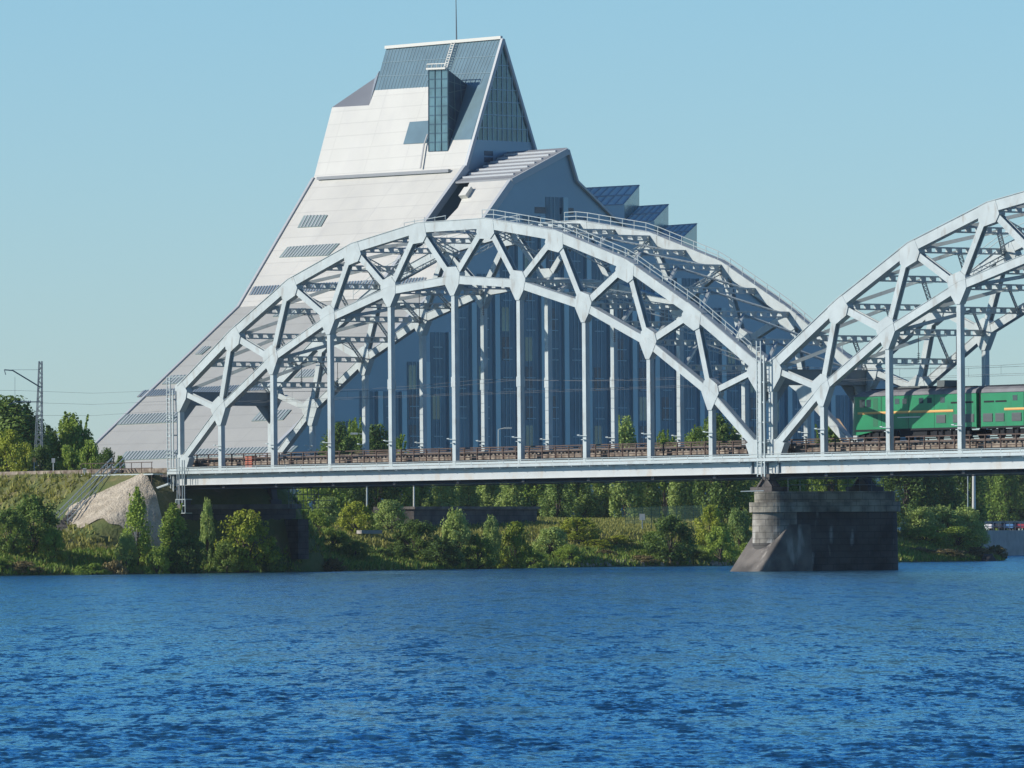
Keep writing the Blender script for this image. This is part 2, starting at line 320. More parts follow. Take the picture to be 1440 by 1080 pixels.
# gravel cone in front of the abutment (a sheet laid just over the embankment)
cs = np.linspace(0, 1, 40); ca = np.linspace(R(221), R(345), 70)
CS, CA = np.meshgrid(cs, ca, indexing='ij')
rr = 0.3+CS*(7.1+0.5*np.sin(CA*7)+0.35*np.sin(CA*17+1)); Sx = -2.2+rr*np.cos(CA)*1.0; Tx = -2.0+rr*np.sin(CA)
CX = ORG.x+DV.x*Sx+PV.x*Tx; CY = ORG.y+DV.y*Sx+PV.y*Tx
CZ = terr(CX, CY)+0.10+0.05*fbm_np(CX*5, CY*5, 9, 3)
mat('gravel', (0.54, 0.47, 0.36), 0.95, 0, 0, 0.8, col2=(0.40, 0.34, 0.25), stain=(1.8, 0.60, (0.20, 0.18, 0.12), 0.7), bump=0.35, bscale=5)
tag(grid_mesh('gravel_slope', CX, CY, CZ, M['gravel']), None, None, kind='structure')

# ------------------------------------------------------------------ bridge span
A = [7.86, 8.72, 9.30, 9.68, 9.89]; A = A+A[::-1]; SL = [0.0]
for a in A: SL.append(SL[-1]+a)
T = SL[-1]-0.05; PITCH = T-0.35
HL = [0.3, 5.34, 9.93, 13.39, 15.64, 16.34]; HL = HL+HL[-2::-1]
HU = [7.3, 12.35, 16.76, 19.71, 21.19]; HU = HU+HU[::-1]
SL[0] = 0.95; SL[10] = T-0.95
SU = [0.95+(T-1.9)*k/9+(0, -0.85, -1.25, -0.8, -0.3, 0.3, 0.8, 1.25, 0.85, 0)[k] for k in range(10)]
WB = 10.41
def polybeam(mb, pts, t, wt, dep):      # mitred box following nodes in the truss plane
    n = len(pts); up = []
    for i in range(n):
        d = Vector((0, 0))
        if i: d += (Vector(pts[i])-Vector(pts[i-1])).normalized()
        if i < n-1: d += (Vector(pts[i+1])-Vector(pts[i])).normalized()
        d.normalize(); nn = Vector((-d.y, d.x))
        c = 1.0
        if 0 < i < n-1: c = 1/max(0.5, nn.dot(Vector((-(Vector(pts[i+1])-Vector(pts[i])).normalized().y, (Vector(pts[i+1])-Vector(pts[i])).normalized().x))))
        up.append(nn*dep/2*c)
    vs = []; fs = []
    for (s, h), u in zip(pts, up):
        for a, b in ((-1, -1), (1, -1), (1, 1), (-1, 1)): vs.append(H(s+u.x*b, t+a*wt/2, h+u.y*b))
    for i in range(n-1):
        k = 4*i
        for a in range(4): fs.append((k+a, k+(a+1) % 4, k+4+(a+1) % 4, k+4+a))
    fs += [(0, 3, 2, 1), (4*n-4, 4*n-3, 4*n-2, 4*n-1)]; mb.add(vs, fs)
def hsec(mb, s0, h0, s1, h1, t, dep, wt, solid=False):      # H-section member: two flanges parallel to the truss plane + web
    a, b = H(s0, t, h0), H(s1, t, h1)
    if solid: mb.beam(a, b, PV, wt, dep); return
    for q in (-1, 1): mb.beam(a+PV*(q*(wt/2-0.03)), b+PV*(q*(wt/2-0.03)), PV, 0.06, dep)
    mb.beam(a, b, PV, wt-0.125, 0.06)
def perf(mb, a, b, hgt=0.54, wid=0.34, pitch=1.0):          # perforated cross strut
    a = Vector(a); b = Vector(b); d = (b-a); L = d.length; d.normalize()
    for q in (-1, 1): mb.beam(a+UP*(q*(hgt/2-0.06)), b+UP*(q*(hgt/2-0.06)), d.cross(UP), wid, 0.12)
    n = max(3, int(L/pitch))
    for i in range(n):
        c = a+d*(L*(i+0.5)/n); mb.beam(c-d*(pitch*0.24), c+d*(pitch*0.24), d.cross(UP), wid-0.06, hgt-0.25)
def laced(mb, a, b, side, w=0.34, n=None):                  # light laced member
    a = Vector(a); b = Vector(b); d = b-a; L = d.length; d.normalize(); side = Vector(side); side = (side-d*side.dot(d)).normalized()
    for q in (-1, 1): mb.beam(a+side*(q*w/2), b+side*(q*w/2), side, 0.09, 0.09)
    n = n or max(3, int(L/0.45))
    for i in range(n):
        q = 1 if i % 2 else -1; mb.beam(a+d*(L*i/n)+side*(q*w/2), a+d*(L*(i+1)/n)-side*(q*w/2), side, 0.04, 0.05)
def Uat(x):                       # height of the upper chord centre at distance x along the span
    x = min(max(x, SU[0]), SU[-1])
    for i in range(9):
        if x <= SU[i+1]+1e-6: f = (x-SU[i])/(SU[i+1]-SU[i]); return HU[i]+(HU[i+1]-HU[i])*f
def Lat(x):
    for i in range(10):
        if x <= SL[i+1]+1e-6: f = (x-SL[i])/(SL[i+1]-SL[i]); return HL[i]+(HL[i+1]-HL[i])*f
SPG = 'arched truss spans of the railway bridge'
def make_span():
    root = thing('bridge_span', H(0, 0, 0), 'pale grey steel arched truss span between the bank abutment and the stone pier', 'bridge', SPG)
    for side, t in ((0, 0.0), (1, WB)):
        mb = MB(); polybeam(mb, [(SU[k], HU[k]) for k in range(10)], t, 0.62, 0.92)
        polybeam(mb, [(SU[k], HU[k]+0.47) for k in range(10)], t, 0.76, 0.05); mb.build('upper_chord', 'steel', root)
        mb = MB(); polybeam(mb, [(SL[k], HL[k]) for k in range(11)], t, 0.56, 0.72)
        polybeam(mb, [(SL[k], HL[k]+0.37) for k in range(11)], t, 0.66, 0.04); mb.build('arch_rib', 'steel', root)
        for k in range(1, 10):
            mb = MB(); mb.beam(H(SL[k], t, HL[k]), H(SL[k], t, -0.5), PV, 0.44, 0.50)
            if k in (4, 5, 6): mb.beam(H(SL[k], t, 7.6 if k != 6 else 7.4), H(SL[k], t, 6.7 if k != 6 else 6.5), PV, 0.52, 0.62)
            hg = mb.build('hanger', 'steel', root)
            mb = MB(); mb.beam(H(SL[k]-0.6, t-0.4, 2.0), H(SL[k]+0.6, t-0.4, 2.0), PV, 0.05, 0.05); mb.beam(H(SL[k], t-0.5, 1.65), H(SL[k], t+0.3, 1.65), DV, 0.3, 0.05)
            mb.beam(H(SL[k]-0.75, t-0.42, 2.06), H(SL[k]-0.4, t-0.42, 2.06), PV, 0.12, 0.08); mb.build('hanger_lamp_bracket', 'galv', root)
            for j in (k-1, k):
                mb = MB(); hsec(mb, SL[k], HL[k], SU[j], HU[j], t, 0.62 if 0 < j < 9 else 0.5, 0.50); mb.build('web_diagonal', 'steel', root)
        for k in (0, 9):
            mb = MB(); mb.beam(H(SU[k], t, HU[k]-0.3), H(SU[k], t, -0.3), PV, 0.5, 0.55); mb.build('end_post', 'steel', root)
            sg = 1 if k == 0 else -1; s0 = SU[k]
            mb = MB(); poly = [(s0-sg*0.42, 1.25), (s0+sg*1.0, 1.25), (s0+sg*1.9, 0.9), (s0+sg*1.3, -0.2), (s0-sg*0.42, -0.2)]
            mb.prism([H(a, t-0.32, b) for a, b in poly], PV*0.64); mb.build('gusset_plate', 'steel', root)
        def around(c, others):          # gusset outline as the hull of the member ends that meet there
            pts = []
            for (q, dist, hw) in others:
                d = (Vector(q)-Vector(c)).normalized(); n = Vector((-d.y, d.x)); e = Vector(c)+d*dist
                pts += [tuple(e+n*hw), tuple(e-n*hw)]
            return hull(pts)
        for k in range(1, 10):
            c = (SL[k], HL[k]); o = [((SL[k-1], HL[k-1]), 1.05, 0.40), ((SL[k+1], HL[k+1]), 1.05, 0.40), ((SU[k-1], HU[k-1]), 1.25, 0.40), ((SU[k], HU[k]), 1.25, 0.40), ((SL[k], 0), 1.45, 0.26)]
            mb = MB(); mb.prism([H(a, t-0.315, b) for a, b in around(c, o)], PV*0.63); mb.build('gusset_plate', 'steel', root)
        for k in range(10):
            c = (SU[k], HU[k]); o = []
            if k: o.append(((SU[k-1], HU[k-1]), 1.05, 0.50))
            if k < 9: o.append(((SU[k+1], HU[k+1]), 1.05, 0.50))
            for j in (k, k+1):
                if 0 < j < 10: o.append(((SL[j], HL[j]), 1.55, 0.40))
            if k in (0, 9): o.append(((SU[k], 0), 2.0, 0.30)); o.append(((SU[k], 30), 0.5, 0.45))
            mb = MB(); mb.prism([H(a, t-0.335, b) for a, b in around(c, o)], PV*0.67); mb.build('gusset_plate', 'steel', root)
    # lateral bracing, upper level
    for lvl in (0, 1):
        if lvl == 0: xs = [SU[j//2] if j % 2 == 0 else (SU[j//2]+SU[j//2+1])/2 for j in range(19)]; hf = lambda x: Uat(x)-0.1
        else:
            xs = []
            for k in range(1, 9): xs += [(SL[k]+SL[k+1])/2, SL[k+1]]
            xs = xs[:-1]; hf = lambda x: Lat(x)
        for j, x in enumerate(xs):
            if lvl == 0 and j in (0, 18): continue
            mb = MB(); perf(mb, H(x, 0.3, hf(x)), H(x, WB-0.3, hf(x))); mb.beam(H(x-0.5, WB/2, hf(x)-0.34), H(x+0.5, WB/2, hf(x)-0.34), PV, 1.3, 0.03); mb.build('cross_strut', 'steel', root)
        for j in range(len(xs)-1):
            x0, x1 = xs[j], xs[j+1]; mid = (xs[0]+xs[-1])/2
            if (x0+x1)/2 < mid: c, e = x1, x0
            else: c, e = x0, x1
            mb = MB(); mb.beam(H(c, WB/2, hf(c)-0.05), H(e, 0.3, hf(e)-0.05), UP, 0.30, 0.26); mb.build('lateral_brace', 'steel', root)
            mb = MB(); laced(mb, H(c, WB/2, hf(c)-0.05), H(e, WB-0.3, hf(e)-0.05), UP if lvl else DV, 0.36); mb.build('lateral_brace', 'steel', root)
    for k in (0, 9):      # portals
        sg = 1 if k == 0 else -1; x = SU[k]
        mb = MB(); mb.beam(H(x, 0.2, HU[k]-0.75), H(x, WB-0.2, HU[k]-0.75), UP, 1.15, 0.3)
        mb.beam(H(x, 0.2, HU[k]-0.14), H(x, WB-0.2, HU[k]-0.14), DV, 0.5, 0.08); mb.beam(H(x, 0.2, HU[k]-1.36), H(x, WB-0.2, HU[k]-1.36), DV, 0.5, 0.08)
        for t0, q in ((0.25, 1), (WB-0.25, -1)):
            mb.prism([H(x-0.05, t0, HU[k]-1.4), H(x-0.05, t0+q*1.5, HU[k]-1.4), H(x-0.05, t0, HU[k]-3.1)], DV*0.1)
        mb.build('portal_beam', 'steel_dark', root)
    # sway frames hanging between the two levels
    for k in range(2, 8):
        mb = MB(); x = SU[k]; laced(mb, H(x, 0.3, HU[k]-0.5), H(x, WB/2, HU[k]-2.6), UP, 0.3); laced(mb, H(x, WB-0.3, HU[k]-0.5), H(x, WB/2, HU[k]-2.6), UP, 0.3)
        mb.build('sway_brace', 'steel', root)
    # chord walkway railings
    def chord_rail(t, x0, x1, name='chord_railing', step=1.7, r=0.035):
        mb = MB(); n = int((x1-x0)/step); ps = [(x0+(x1-x0)*i/n) for i in range(n+1)]
        for x in ps: mb.tube(H(x, t, Uat(x)+0.45), H(x, t, Uat(x)+1.25), r, 5)
        for i in range(n):
            for hh in (0.85, 1.25): mb.tube(H(ps[i], t, Uat(ps[i])+hh), H(ps[i+1], t, Uat(ps[i+1])+hh), r*1.1, 5)
        mb.build(name, 'galv', root)
    chord_rail(0.22, T/2+4, T-2.6, r=0.035); chord_rail(WB-0.25, T/2+3, T-2.6); chord_rail(WB-0.9, 16, T/2-3, r=0.03, step=3.4)
    mb = MB(); mb.tube(H(T/2-8, 0.2, Uat(T/2-8)+0.95), H(T/2-1.5, 0.2, Uat(T/2)+0.95), 0.035)
    for q in range(5): xq = T/2-8+q*1.6; mb.tube(H(xq, 0.2, Uat(xq)+0.4), H(xq, 0.2, Uat(xq)+0.97), 0.03)
    mb.build('chord_railing', 'galv', root)
    # deck: side girders, walkway, fascia, duct
    for t, q in ((0.0, -1), (WB, 1)):
        mb = MB(); a, b = sorted((t+q*0.15, t-q*0.15)); z = DECK
        mb.box(0.15, T-0.15, a, b, z-1.62, z-0.38)
        mb.box(0.15, T-0.15, min(t-0.3, t+0.3), t+0.3, z-1.66, z-1.623); mb.build('side_girder', 'girder', root)
        mb = MB(); f = t+q*1.02; a, b = sorted((f, f-q*0.08)); mb.box(0.1, T-0.1, a, b, z-0.60, z-0.34)
        a2, b2 = sorted((f-q*0.085, t-q*0.5)); mb.box(0.1, T-0.1, a2, b2, z-0.50, z-0.42)
        n = 34
        for i in range(n+1):
            x = 0.2+(T-0.5)*i/n; a3, b3 = sorted((t+q*0.153, f-q*0.085)); mb.box(x, x+0.06, a3, b3, z-0.72, z-0.503)
        mb.build('walkway', 'steel', root)
        mb = MB(); f = t+q*0.93; a, b = sorted((f, f-q*0.22)); mb.box(0.1, T-0.1, a, b, z-0.30, z-0.10)
        for i in range(38): x = 0.3+(T-0.7)*i/37; mb.box(x, x+0.08, a-0.01, b+0.01, z-0.42, z-0.303); mb.tube(W(x, f, z-0.34), W(x, f, z+0.0), 0.03, 5)
        mb.tube(W(0.1, f, z), W(T-0.1, f, z), 0.035); mb.build('cable_duct', 'galv', root)
    for t0 in (0.95, WB-0.95):
        mb = MB(); n = 46; z = DECK
        for i in range(n+1): x = 0.3+(T-0.6)*i/n; mb.box(x-0.05, x+0.05, t0-0.05, t0+0.05, z-0.3, z+1.22)
        for hh in (0.35, 0.78, 1.2): mb.beam(W(0.25, t0, z+hh), W(T-0.25, t0, z+hh), PV, 0.06, 0.07 if hh < 1.1 else 0.1)
        mb.build('deck_railing', 'rust', root)
    mb = MB(); mb.box(0.1, T-0.1, 0.4, WB-0.4, DECK-0.35, DECK-0.12); mb.build('deck_floor', 'rust', root)
    for tc in (3.15, 7.25):
        mb = MB()
        for i in range(160): x = 0.4+(T-0.8)*i/159; mb.box(x-0.13, x+0.13, tc-1.25, tc+1.25, DECK+0.50, DECK+0.74)
        mb.build('sleepers', 'ballast', root)
    for tc in (3.15, 7.25):
        for q in (-0.76, 0.76): mb = MB(); mb.box(0.1, T-0.1, tc+q-0.035, tc+q+0.035, DECK+0.744, DECK+0.92); mb.build('rail', 'rail', root)
        mb = MB(); mb.box(0.1, T-0.1, tc-1.75, tc-1.45, DECK+0.05, DECK+0.52)
        mb.build('guard_timber', 'ballast', root)
        mb = MB()
        for q in (-0.85, 0.85): mb.box(0.1, T-0.1, tc+q-0.15, tc+q+0.15, DECK-0.116, DECK+0.495)
        mb.build('track_stringer', 'rust', root)
    for k in range(11):
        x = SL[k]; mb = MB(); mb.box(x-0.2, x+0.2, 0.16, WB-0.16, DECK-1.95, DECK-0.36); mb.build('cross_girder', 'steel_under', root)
    mb = MB()
    for tc in (2.3, 4.0, 6.4, 8.1): mb.box(0.3, T-0.3, tc-0.12, tc+0.12, DECK-1.0, DECK-0.355)
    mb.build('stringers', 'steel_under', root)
    mb = MB()
    for k in range(10):
        mb.beam(W(SL[k], 0.3, DECK-1.85), W(SL[k+1], WB-0.3, DECK-1.85), UP, 0.14, 0.18); mb.beam(W(SL[k], WB-0.3, DECK-1.80), W(SL[k+1], 0.3, DECK-1.80), UP, 0.14, 0.18)
    mb.box(0.5, T-0.5, 0.5, 0.75, DECK-2.05, DECK-1.96); mb.box(0.5, T-0.5, WB-0.75, WB-0.5, DECK-2.05, DECK-1.96)
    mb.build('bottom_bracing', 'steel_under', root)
    # bearings stiffeners at span end
    mb = MB()
    for x in (0.35, 2.0): mb.box(x-0.08, x+0.08, -0.35, -0.152, DECK-1.62, DECK-0.62)
    for x in (T-0.35, T-2.0): mb.box(x-0.08, x+0.08, -0.35, -0.152, DECK-1.62, DECK-0.62)
    mb.build('stiffener', 'steel_dark', root)
    # catenary over both tracks
    for tc in (3.15, 7.25):
        mb = MB(); n = 10
        for i in range(n):
            x0, x1 = T*i/n, T*(i+1)/n; f = lambda x: 6.9+0.5*((x % (T/2))/(T/4)-1)**2
            mb.tube(H(x0, tc, f(x0+0.01)), H(x1, tc, f(x1-0.01)), 0.016, 4); mb.tube(H(x1-0.02, tc, f(x1-0.01)), H(x1-0.02, tc, 6.2), 0.012, 4)
        mb.tube(H(0, tc, 6.2), H(T, tc, 6.2), 0.015, 4); mb.build('contact_wire', 'wire', root)
    mb = MB()
    for k in (2, 4, 5, 7):
        for tc in (3.15, 7.25):
            x = SL[k]; mb.tube(H(x, tc, Lat(x)-0.3), H(x, tc, max(7.4, Lat(x)-3.2)), 0.03, 5)
            for i in range(5): zz = max(7.5, Lat(x)-3.1)+i*0.16; mb.tube(H(x, tc, zz), H(x, tc, zz+0.05), 0.11, 8)
    mb.build('insulator', 'wire', root)
    return root
span1 = make_span()
# ladder on the end posts is a part of each span: tall caged ladder
def ladder_part(root, s, t, h0, h1, w=0.55, cage=True):
    mb = MB()
    for q in (-1, 1): mb.beam(H(s+q*w/2, t, h0), H(s+q*w/2, t, h1), PV, 0.09, 0.09)
    n = int((h1-h0)/0.4)
    for i in range(n): hh = h0+0.2+i*0.4; mb.beam(H(s-w/2, t, hh), H(s+w/2, t, hh), PV, 0.05, 0.05)
    if cage:
        for i in range(int((h1-h0)/1.7)):
            hh = h0+1.2+i*1.7; mb.beam(H(s+w/2+0.4, t+0.3, hh), H(s-w/2-0.15, t+0.3, hh), PV, 0.5, 0.12)
        mb.beam(H(s+w/2+0.42, t, h0), H(s+w/2+0.42, t, h1-1.2), PV, 0.09, 0.4*0.35)
    mb.build('ladder', 'galv', root)
bpy.context.view_layer.update()
span2 = copy_tree(span1); span2.location = H(PITCH, 0, 0)
tag(span2, 'pale grey steel arched truss span that carries the green locomotive, cut off at right', 'bridge', SPG)
ladder_part(span1, T-0.1, -0.95, -1.9, 9.6)
ladder_part(span1, -0.15, -0.6, -3.2, 8.6)
mb = MB(); 
for (a, b) in (((-0.45, 8.6), (-0.45, 8.75)),): mb.tube(H(-0.45, -0.6, 8.6), H(2.6, -0.3, 8.6), 0.035, 5)
mb.build('ladder_stay', 'galv', span1)
# hanging inspection cradle (left end)
mb = MB()
for ds in (0.9, 1.5, 2.4, 3.0): mb.tube(H(3+ds*0.6-1.4, -1.25, 0.9 if ds < 2 else 0.7), H(3+ds*0.6-1.4, -1.25, -4.2 if ds < 2 else -3.6), 0.05, 5)
mb.tube(H(2.1, -1.25, 0.9), H(2.6, -1.25, 0.9), 0.05)
for hh in (-3.0, -3.6, -4.3): mb.tube(H(1.9, -1.25, hh), H(3.5, -1.25, hh), 0.05)
for q in range(4): mb.tube(H(1.9+q*0.53, -1.25, -3.0), H(1.9+q*0.53, -1.25, -4.3), 0.05)
for hh in (-3.0, -4.3): mb.tube(H(1.9, -1.25, hh), H(1.9, -0.5, hh), 0.05); mb.tube(H(3.5, -1.25, hh), H(3.5, -0.5, hh), 0.05)
mb.build('access_cage', 'galv', span1)
mb = MB()
for i in range(9): s_ = 4.5+i*0.62; mb.tube(H(s_, WB-0.5, -2.0), H(s_, WB-0.5, -3.9), 0.04, 4)
for hh in (-2.6, -3.2, -3.9): mb.tube(H(4.5, WB-0.5, hh), H(9.5, WB-0.5, hh), 0.04, 4); mb.tube(H(4.5, WB+0.9, hh), H(9.5, WB+0.9, hh), 0.04, 4)
mb.build('inspection_platform', 'steel_dark', span1)

# ------------------------------------------------------------------ pier
SP = T+0.55
pier = thing('bridge_pier', W(SP, 5.2, 0), 'massive weathered stone bridge pier standing in the river with a sloping cutwater', 'bridge pier')
def stadium(b, t0, t1, z, n=24, p=2.0, nose=None):
    pts = []
    for i in range(n+1):
        a = math.pi*i/n; c, s_ = math.cos(a), math.sin(a); e = 2/p; r = nose or b
        pts.append(W(SP+b*math.copysign(abs(c)**e, c), t0-r*abs(s_)**e, z))
    for i in range(n+1):
        a = math.pi*i/n; pts.append(W(SP-b*math.cos(a), t1+b*math.sin(a), z))
    return pts
def loft(mb, rings):
    n = len(rings[0]); vs = [v for r_ in rings for v in r_]; fs = []
    for j in range(len(rings)-1):
        for i in range(n): fs.append((j*n+i, j*n+(i+1) % n, (j+1)*n+(i+1) % n, (j+1)*n+i))
    fs += [tuple(range(n-1, -1, -1)), tuple(range((len(rings)-1)*n, len(rings)*n))]; mb.add(vs, fs)
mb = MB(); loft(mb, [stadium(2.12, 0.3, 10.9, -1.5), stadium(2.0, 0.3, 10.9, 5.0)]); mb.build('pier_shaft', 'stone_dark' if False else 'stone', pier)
mb = MB(); loft(mb, [stadium(2.06, 0.3, 0.6, 2.4), stadium(2.035, 0.3, 0.6, 5.0)]); mb.build('sunlit_nose_shell', 'nose_stone_lit', pier)  # added paler shell: sunlight on the nose painted in against the dark shaft
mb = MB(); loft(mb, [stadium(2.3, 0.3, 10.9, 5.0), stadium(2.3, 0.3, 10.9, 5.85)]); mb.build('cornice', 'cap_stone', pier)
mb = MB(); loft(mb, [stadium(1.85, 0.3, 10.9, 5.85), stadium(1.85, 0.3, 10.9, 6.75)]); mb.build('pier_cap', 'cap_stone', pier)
mb = MB(); loft(mb, [stadium(2.18, 0.4, 2.0, -1.5, p=14, nose=5.0), stadium(2.16, 0.4, 2.0, 0, p=14, nose=3.7), stadium(2.06, 0.4, 2.0, 3.95, p=14, nose=0.4)]); mb.build('cutwater', 'brown_stone', pier)
for tt in (0.0, WB):
    mb = MB(); s0 = SP-0.55
    mb.box(s0-1.5, s0+1.5, tt-0.9, tt+0.9, 6.75, 7.15)
    mb.prism([W(s0-1.15, tt-0.35, 7.15), W(s0+1.15, tt-0.35, 7.15), W(s0+0.45, tt-0.35, 7.75), W(s0+0.6, tt-0.35, 8.26), W(s0-0.6, tt-0.35, 8.26), W(s0-0.45, tt-0.35, 7.75)], PV*0.7)
    for q in (-1, 1): mb.beam(W(s0+q*1.0, tt-0.5, 7.15), W(s0+q*0.3, tt-0.5, 7.8), PV, 0.1, 0.16)
    mb.build('bearing_shoe', 'steel_under' if tt else 'stone_dark', pier)
mb = MB()
for i in range(9): t_ = 0.2+i*1.3; mb.tube(W(SP+1.75, t_, 6.75), W(SP+1.75, t_, 7.8), 0.03, 4)
for hh in (7.3, 7.8): mb.tube(W(SP+1.75, 0.2, hh), W(SP+1.75, 10.6, hh), 0.03, 4)
mb.tube(W(SP-3.2, -1.0, 6.80), W(SP+0.5, -1.4, 6.82), 0.05, 5); mb.build('pier_railing', 'steel_dark', pier)

# ------------------------------------------------------------------ abutment
ab = thing('bridge_abutment', W(-2, 5.2, 0), 'dark stone bridge abutment on the left bank under the end of the deck', 'bridge abutment')
mb = MB(); mb.box(-7, -0.6, -0.6, WB+1.2, 0.5, 9.4); mb.box(-0.6, 2.6, -0.9, WB+1.6, 0.5, 6.0); mb.build('abutment_wall', 'stone_dark', ab)
mb = MB(); mb.box(-2.6, 3.0, -1.4, WB+2.0, 6.0, 6.45); mb.build('bearing_shelf', 'brown_stone', ab)
for tt in (0.0, WB):
    mb = MB(); mb.box(0.2, 1.7, tt-0.6, tt+0.6, 6.45, 6.9); mb.prism([W(0.4, tt-0.3, 6.9), W(1.5, tt-0.3, 6.9), W(1.2, tt-0.3, 8.25), W(0.7, tt-0.3, 8.25)], PV*0.6); mb.build('bearing_shoe', 'steel_under', ab)
mb = MB(); mb.box(2.6, 5.0, WB+0.2, WB+1.4, 1.2, 5.0); mb.build('wing_wall', 'stone_dark', ab)
# drain pipe by the abutment
mb = MB(); pts = [W(-3.6, -2.2, 6.6), W(-1.5, -2.2, 7.7), W(1.9, -2.0, 8.4)]
for a, b in zip(pts, pts[1:]): mb.tube(a, b, 0.13, 8)
tag(mb.build('drain_pipe', 'galv', origin=pts[0]), 'grey drain pipe slanting down from the deck beside the abutment', 'pipe')
# trackside walkway railing over the abutment, left of the span
tr = thing('walkway_railing', W(-8, -1.6, 9.4), 'long grey walkway with thin handrail over the gravel slope between stairs and bridge', 'walkway')
mb = MB(); mb.box(-13.0, -0.4, -2.3, -1.2, 9.30, 9.42); mb.build('footboard', 'galv', tr)
mb = MB()
for i in range(8): s_ = -12.9+i*1.75; mb.tube(W(s_, -2.25, 7.2), W(s_, -2.25, 9.3), 0.045, 5)
for i in range(8): s_ = -12.9+i*1.75; mb.tube(W(s_, -2.25, 9.42), W(s_, -2.25, 10.5), 0.04, 5)
for hh in (9.95, 10.5): mb.tube(W(-12.9, -2.25, hh), W(-0.5, -2.25, hh), 0.035, 5)
mb.build('handrail', 'rust', tr)
mb = MB(); mb.box(-60, -0.7, 1.0, WB+0.5, 9.2, 9.98); rb = mb.build('track_bed', 'ballast', None, (0, 0, 0)); tag(rb, None, None, kind='structure')
# stairs
st = thing('embankment_stairs', W(-13, -2.6, 9), 'concrete stairs with green metal handrails climbing the grassy embankment beside the gravel slope', 'stairs')
A0, A1 = pix(86, 722, 700.5), pix(166, 661, 711.5)
A0.z = tz(A0.x, A0.y)+0.3
mb = MB(); n = 24; dd = (A1-A0); hd = Vector((dd.x, dd.y, 0)); sdv = Vector((-hd.y, hd.x, 0)).normalized()
for i in range(n):
    a = A0+hd*(i/n); z0 = A0.z+(A1.z-A0.z)*(i+1)/n; b = A0+hd*((i+1)/n)
    q = [a-sdv*0.6, b-sdv*0.6, b+sdv*0.6, a+sdv*0.6]; mb.hexa([Vector((v.x, v.y, z0-0.9)) for v in q]+[Vector((v.x, v.y, z0)) for v in q])
mb.build('steps', 'stone_dark', st)
for q in (-1, 1):
    mb = MB()
    for hh in (0.6, 1.15): mb.tube(A0+sdv*0.65*q+UP*hh, A1+sdv*0.65*q+UP*hh, 0.065, 5)
    for i in range(14): c = A0+dd*(i/13)+sdv*0.65*q; mb.tube(c-UP*0.2, c+UP*1.15, 0.035, 4)
    mb.build('handrail', 'galv', st)

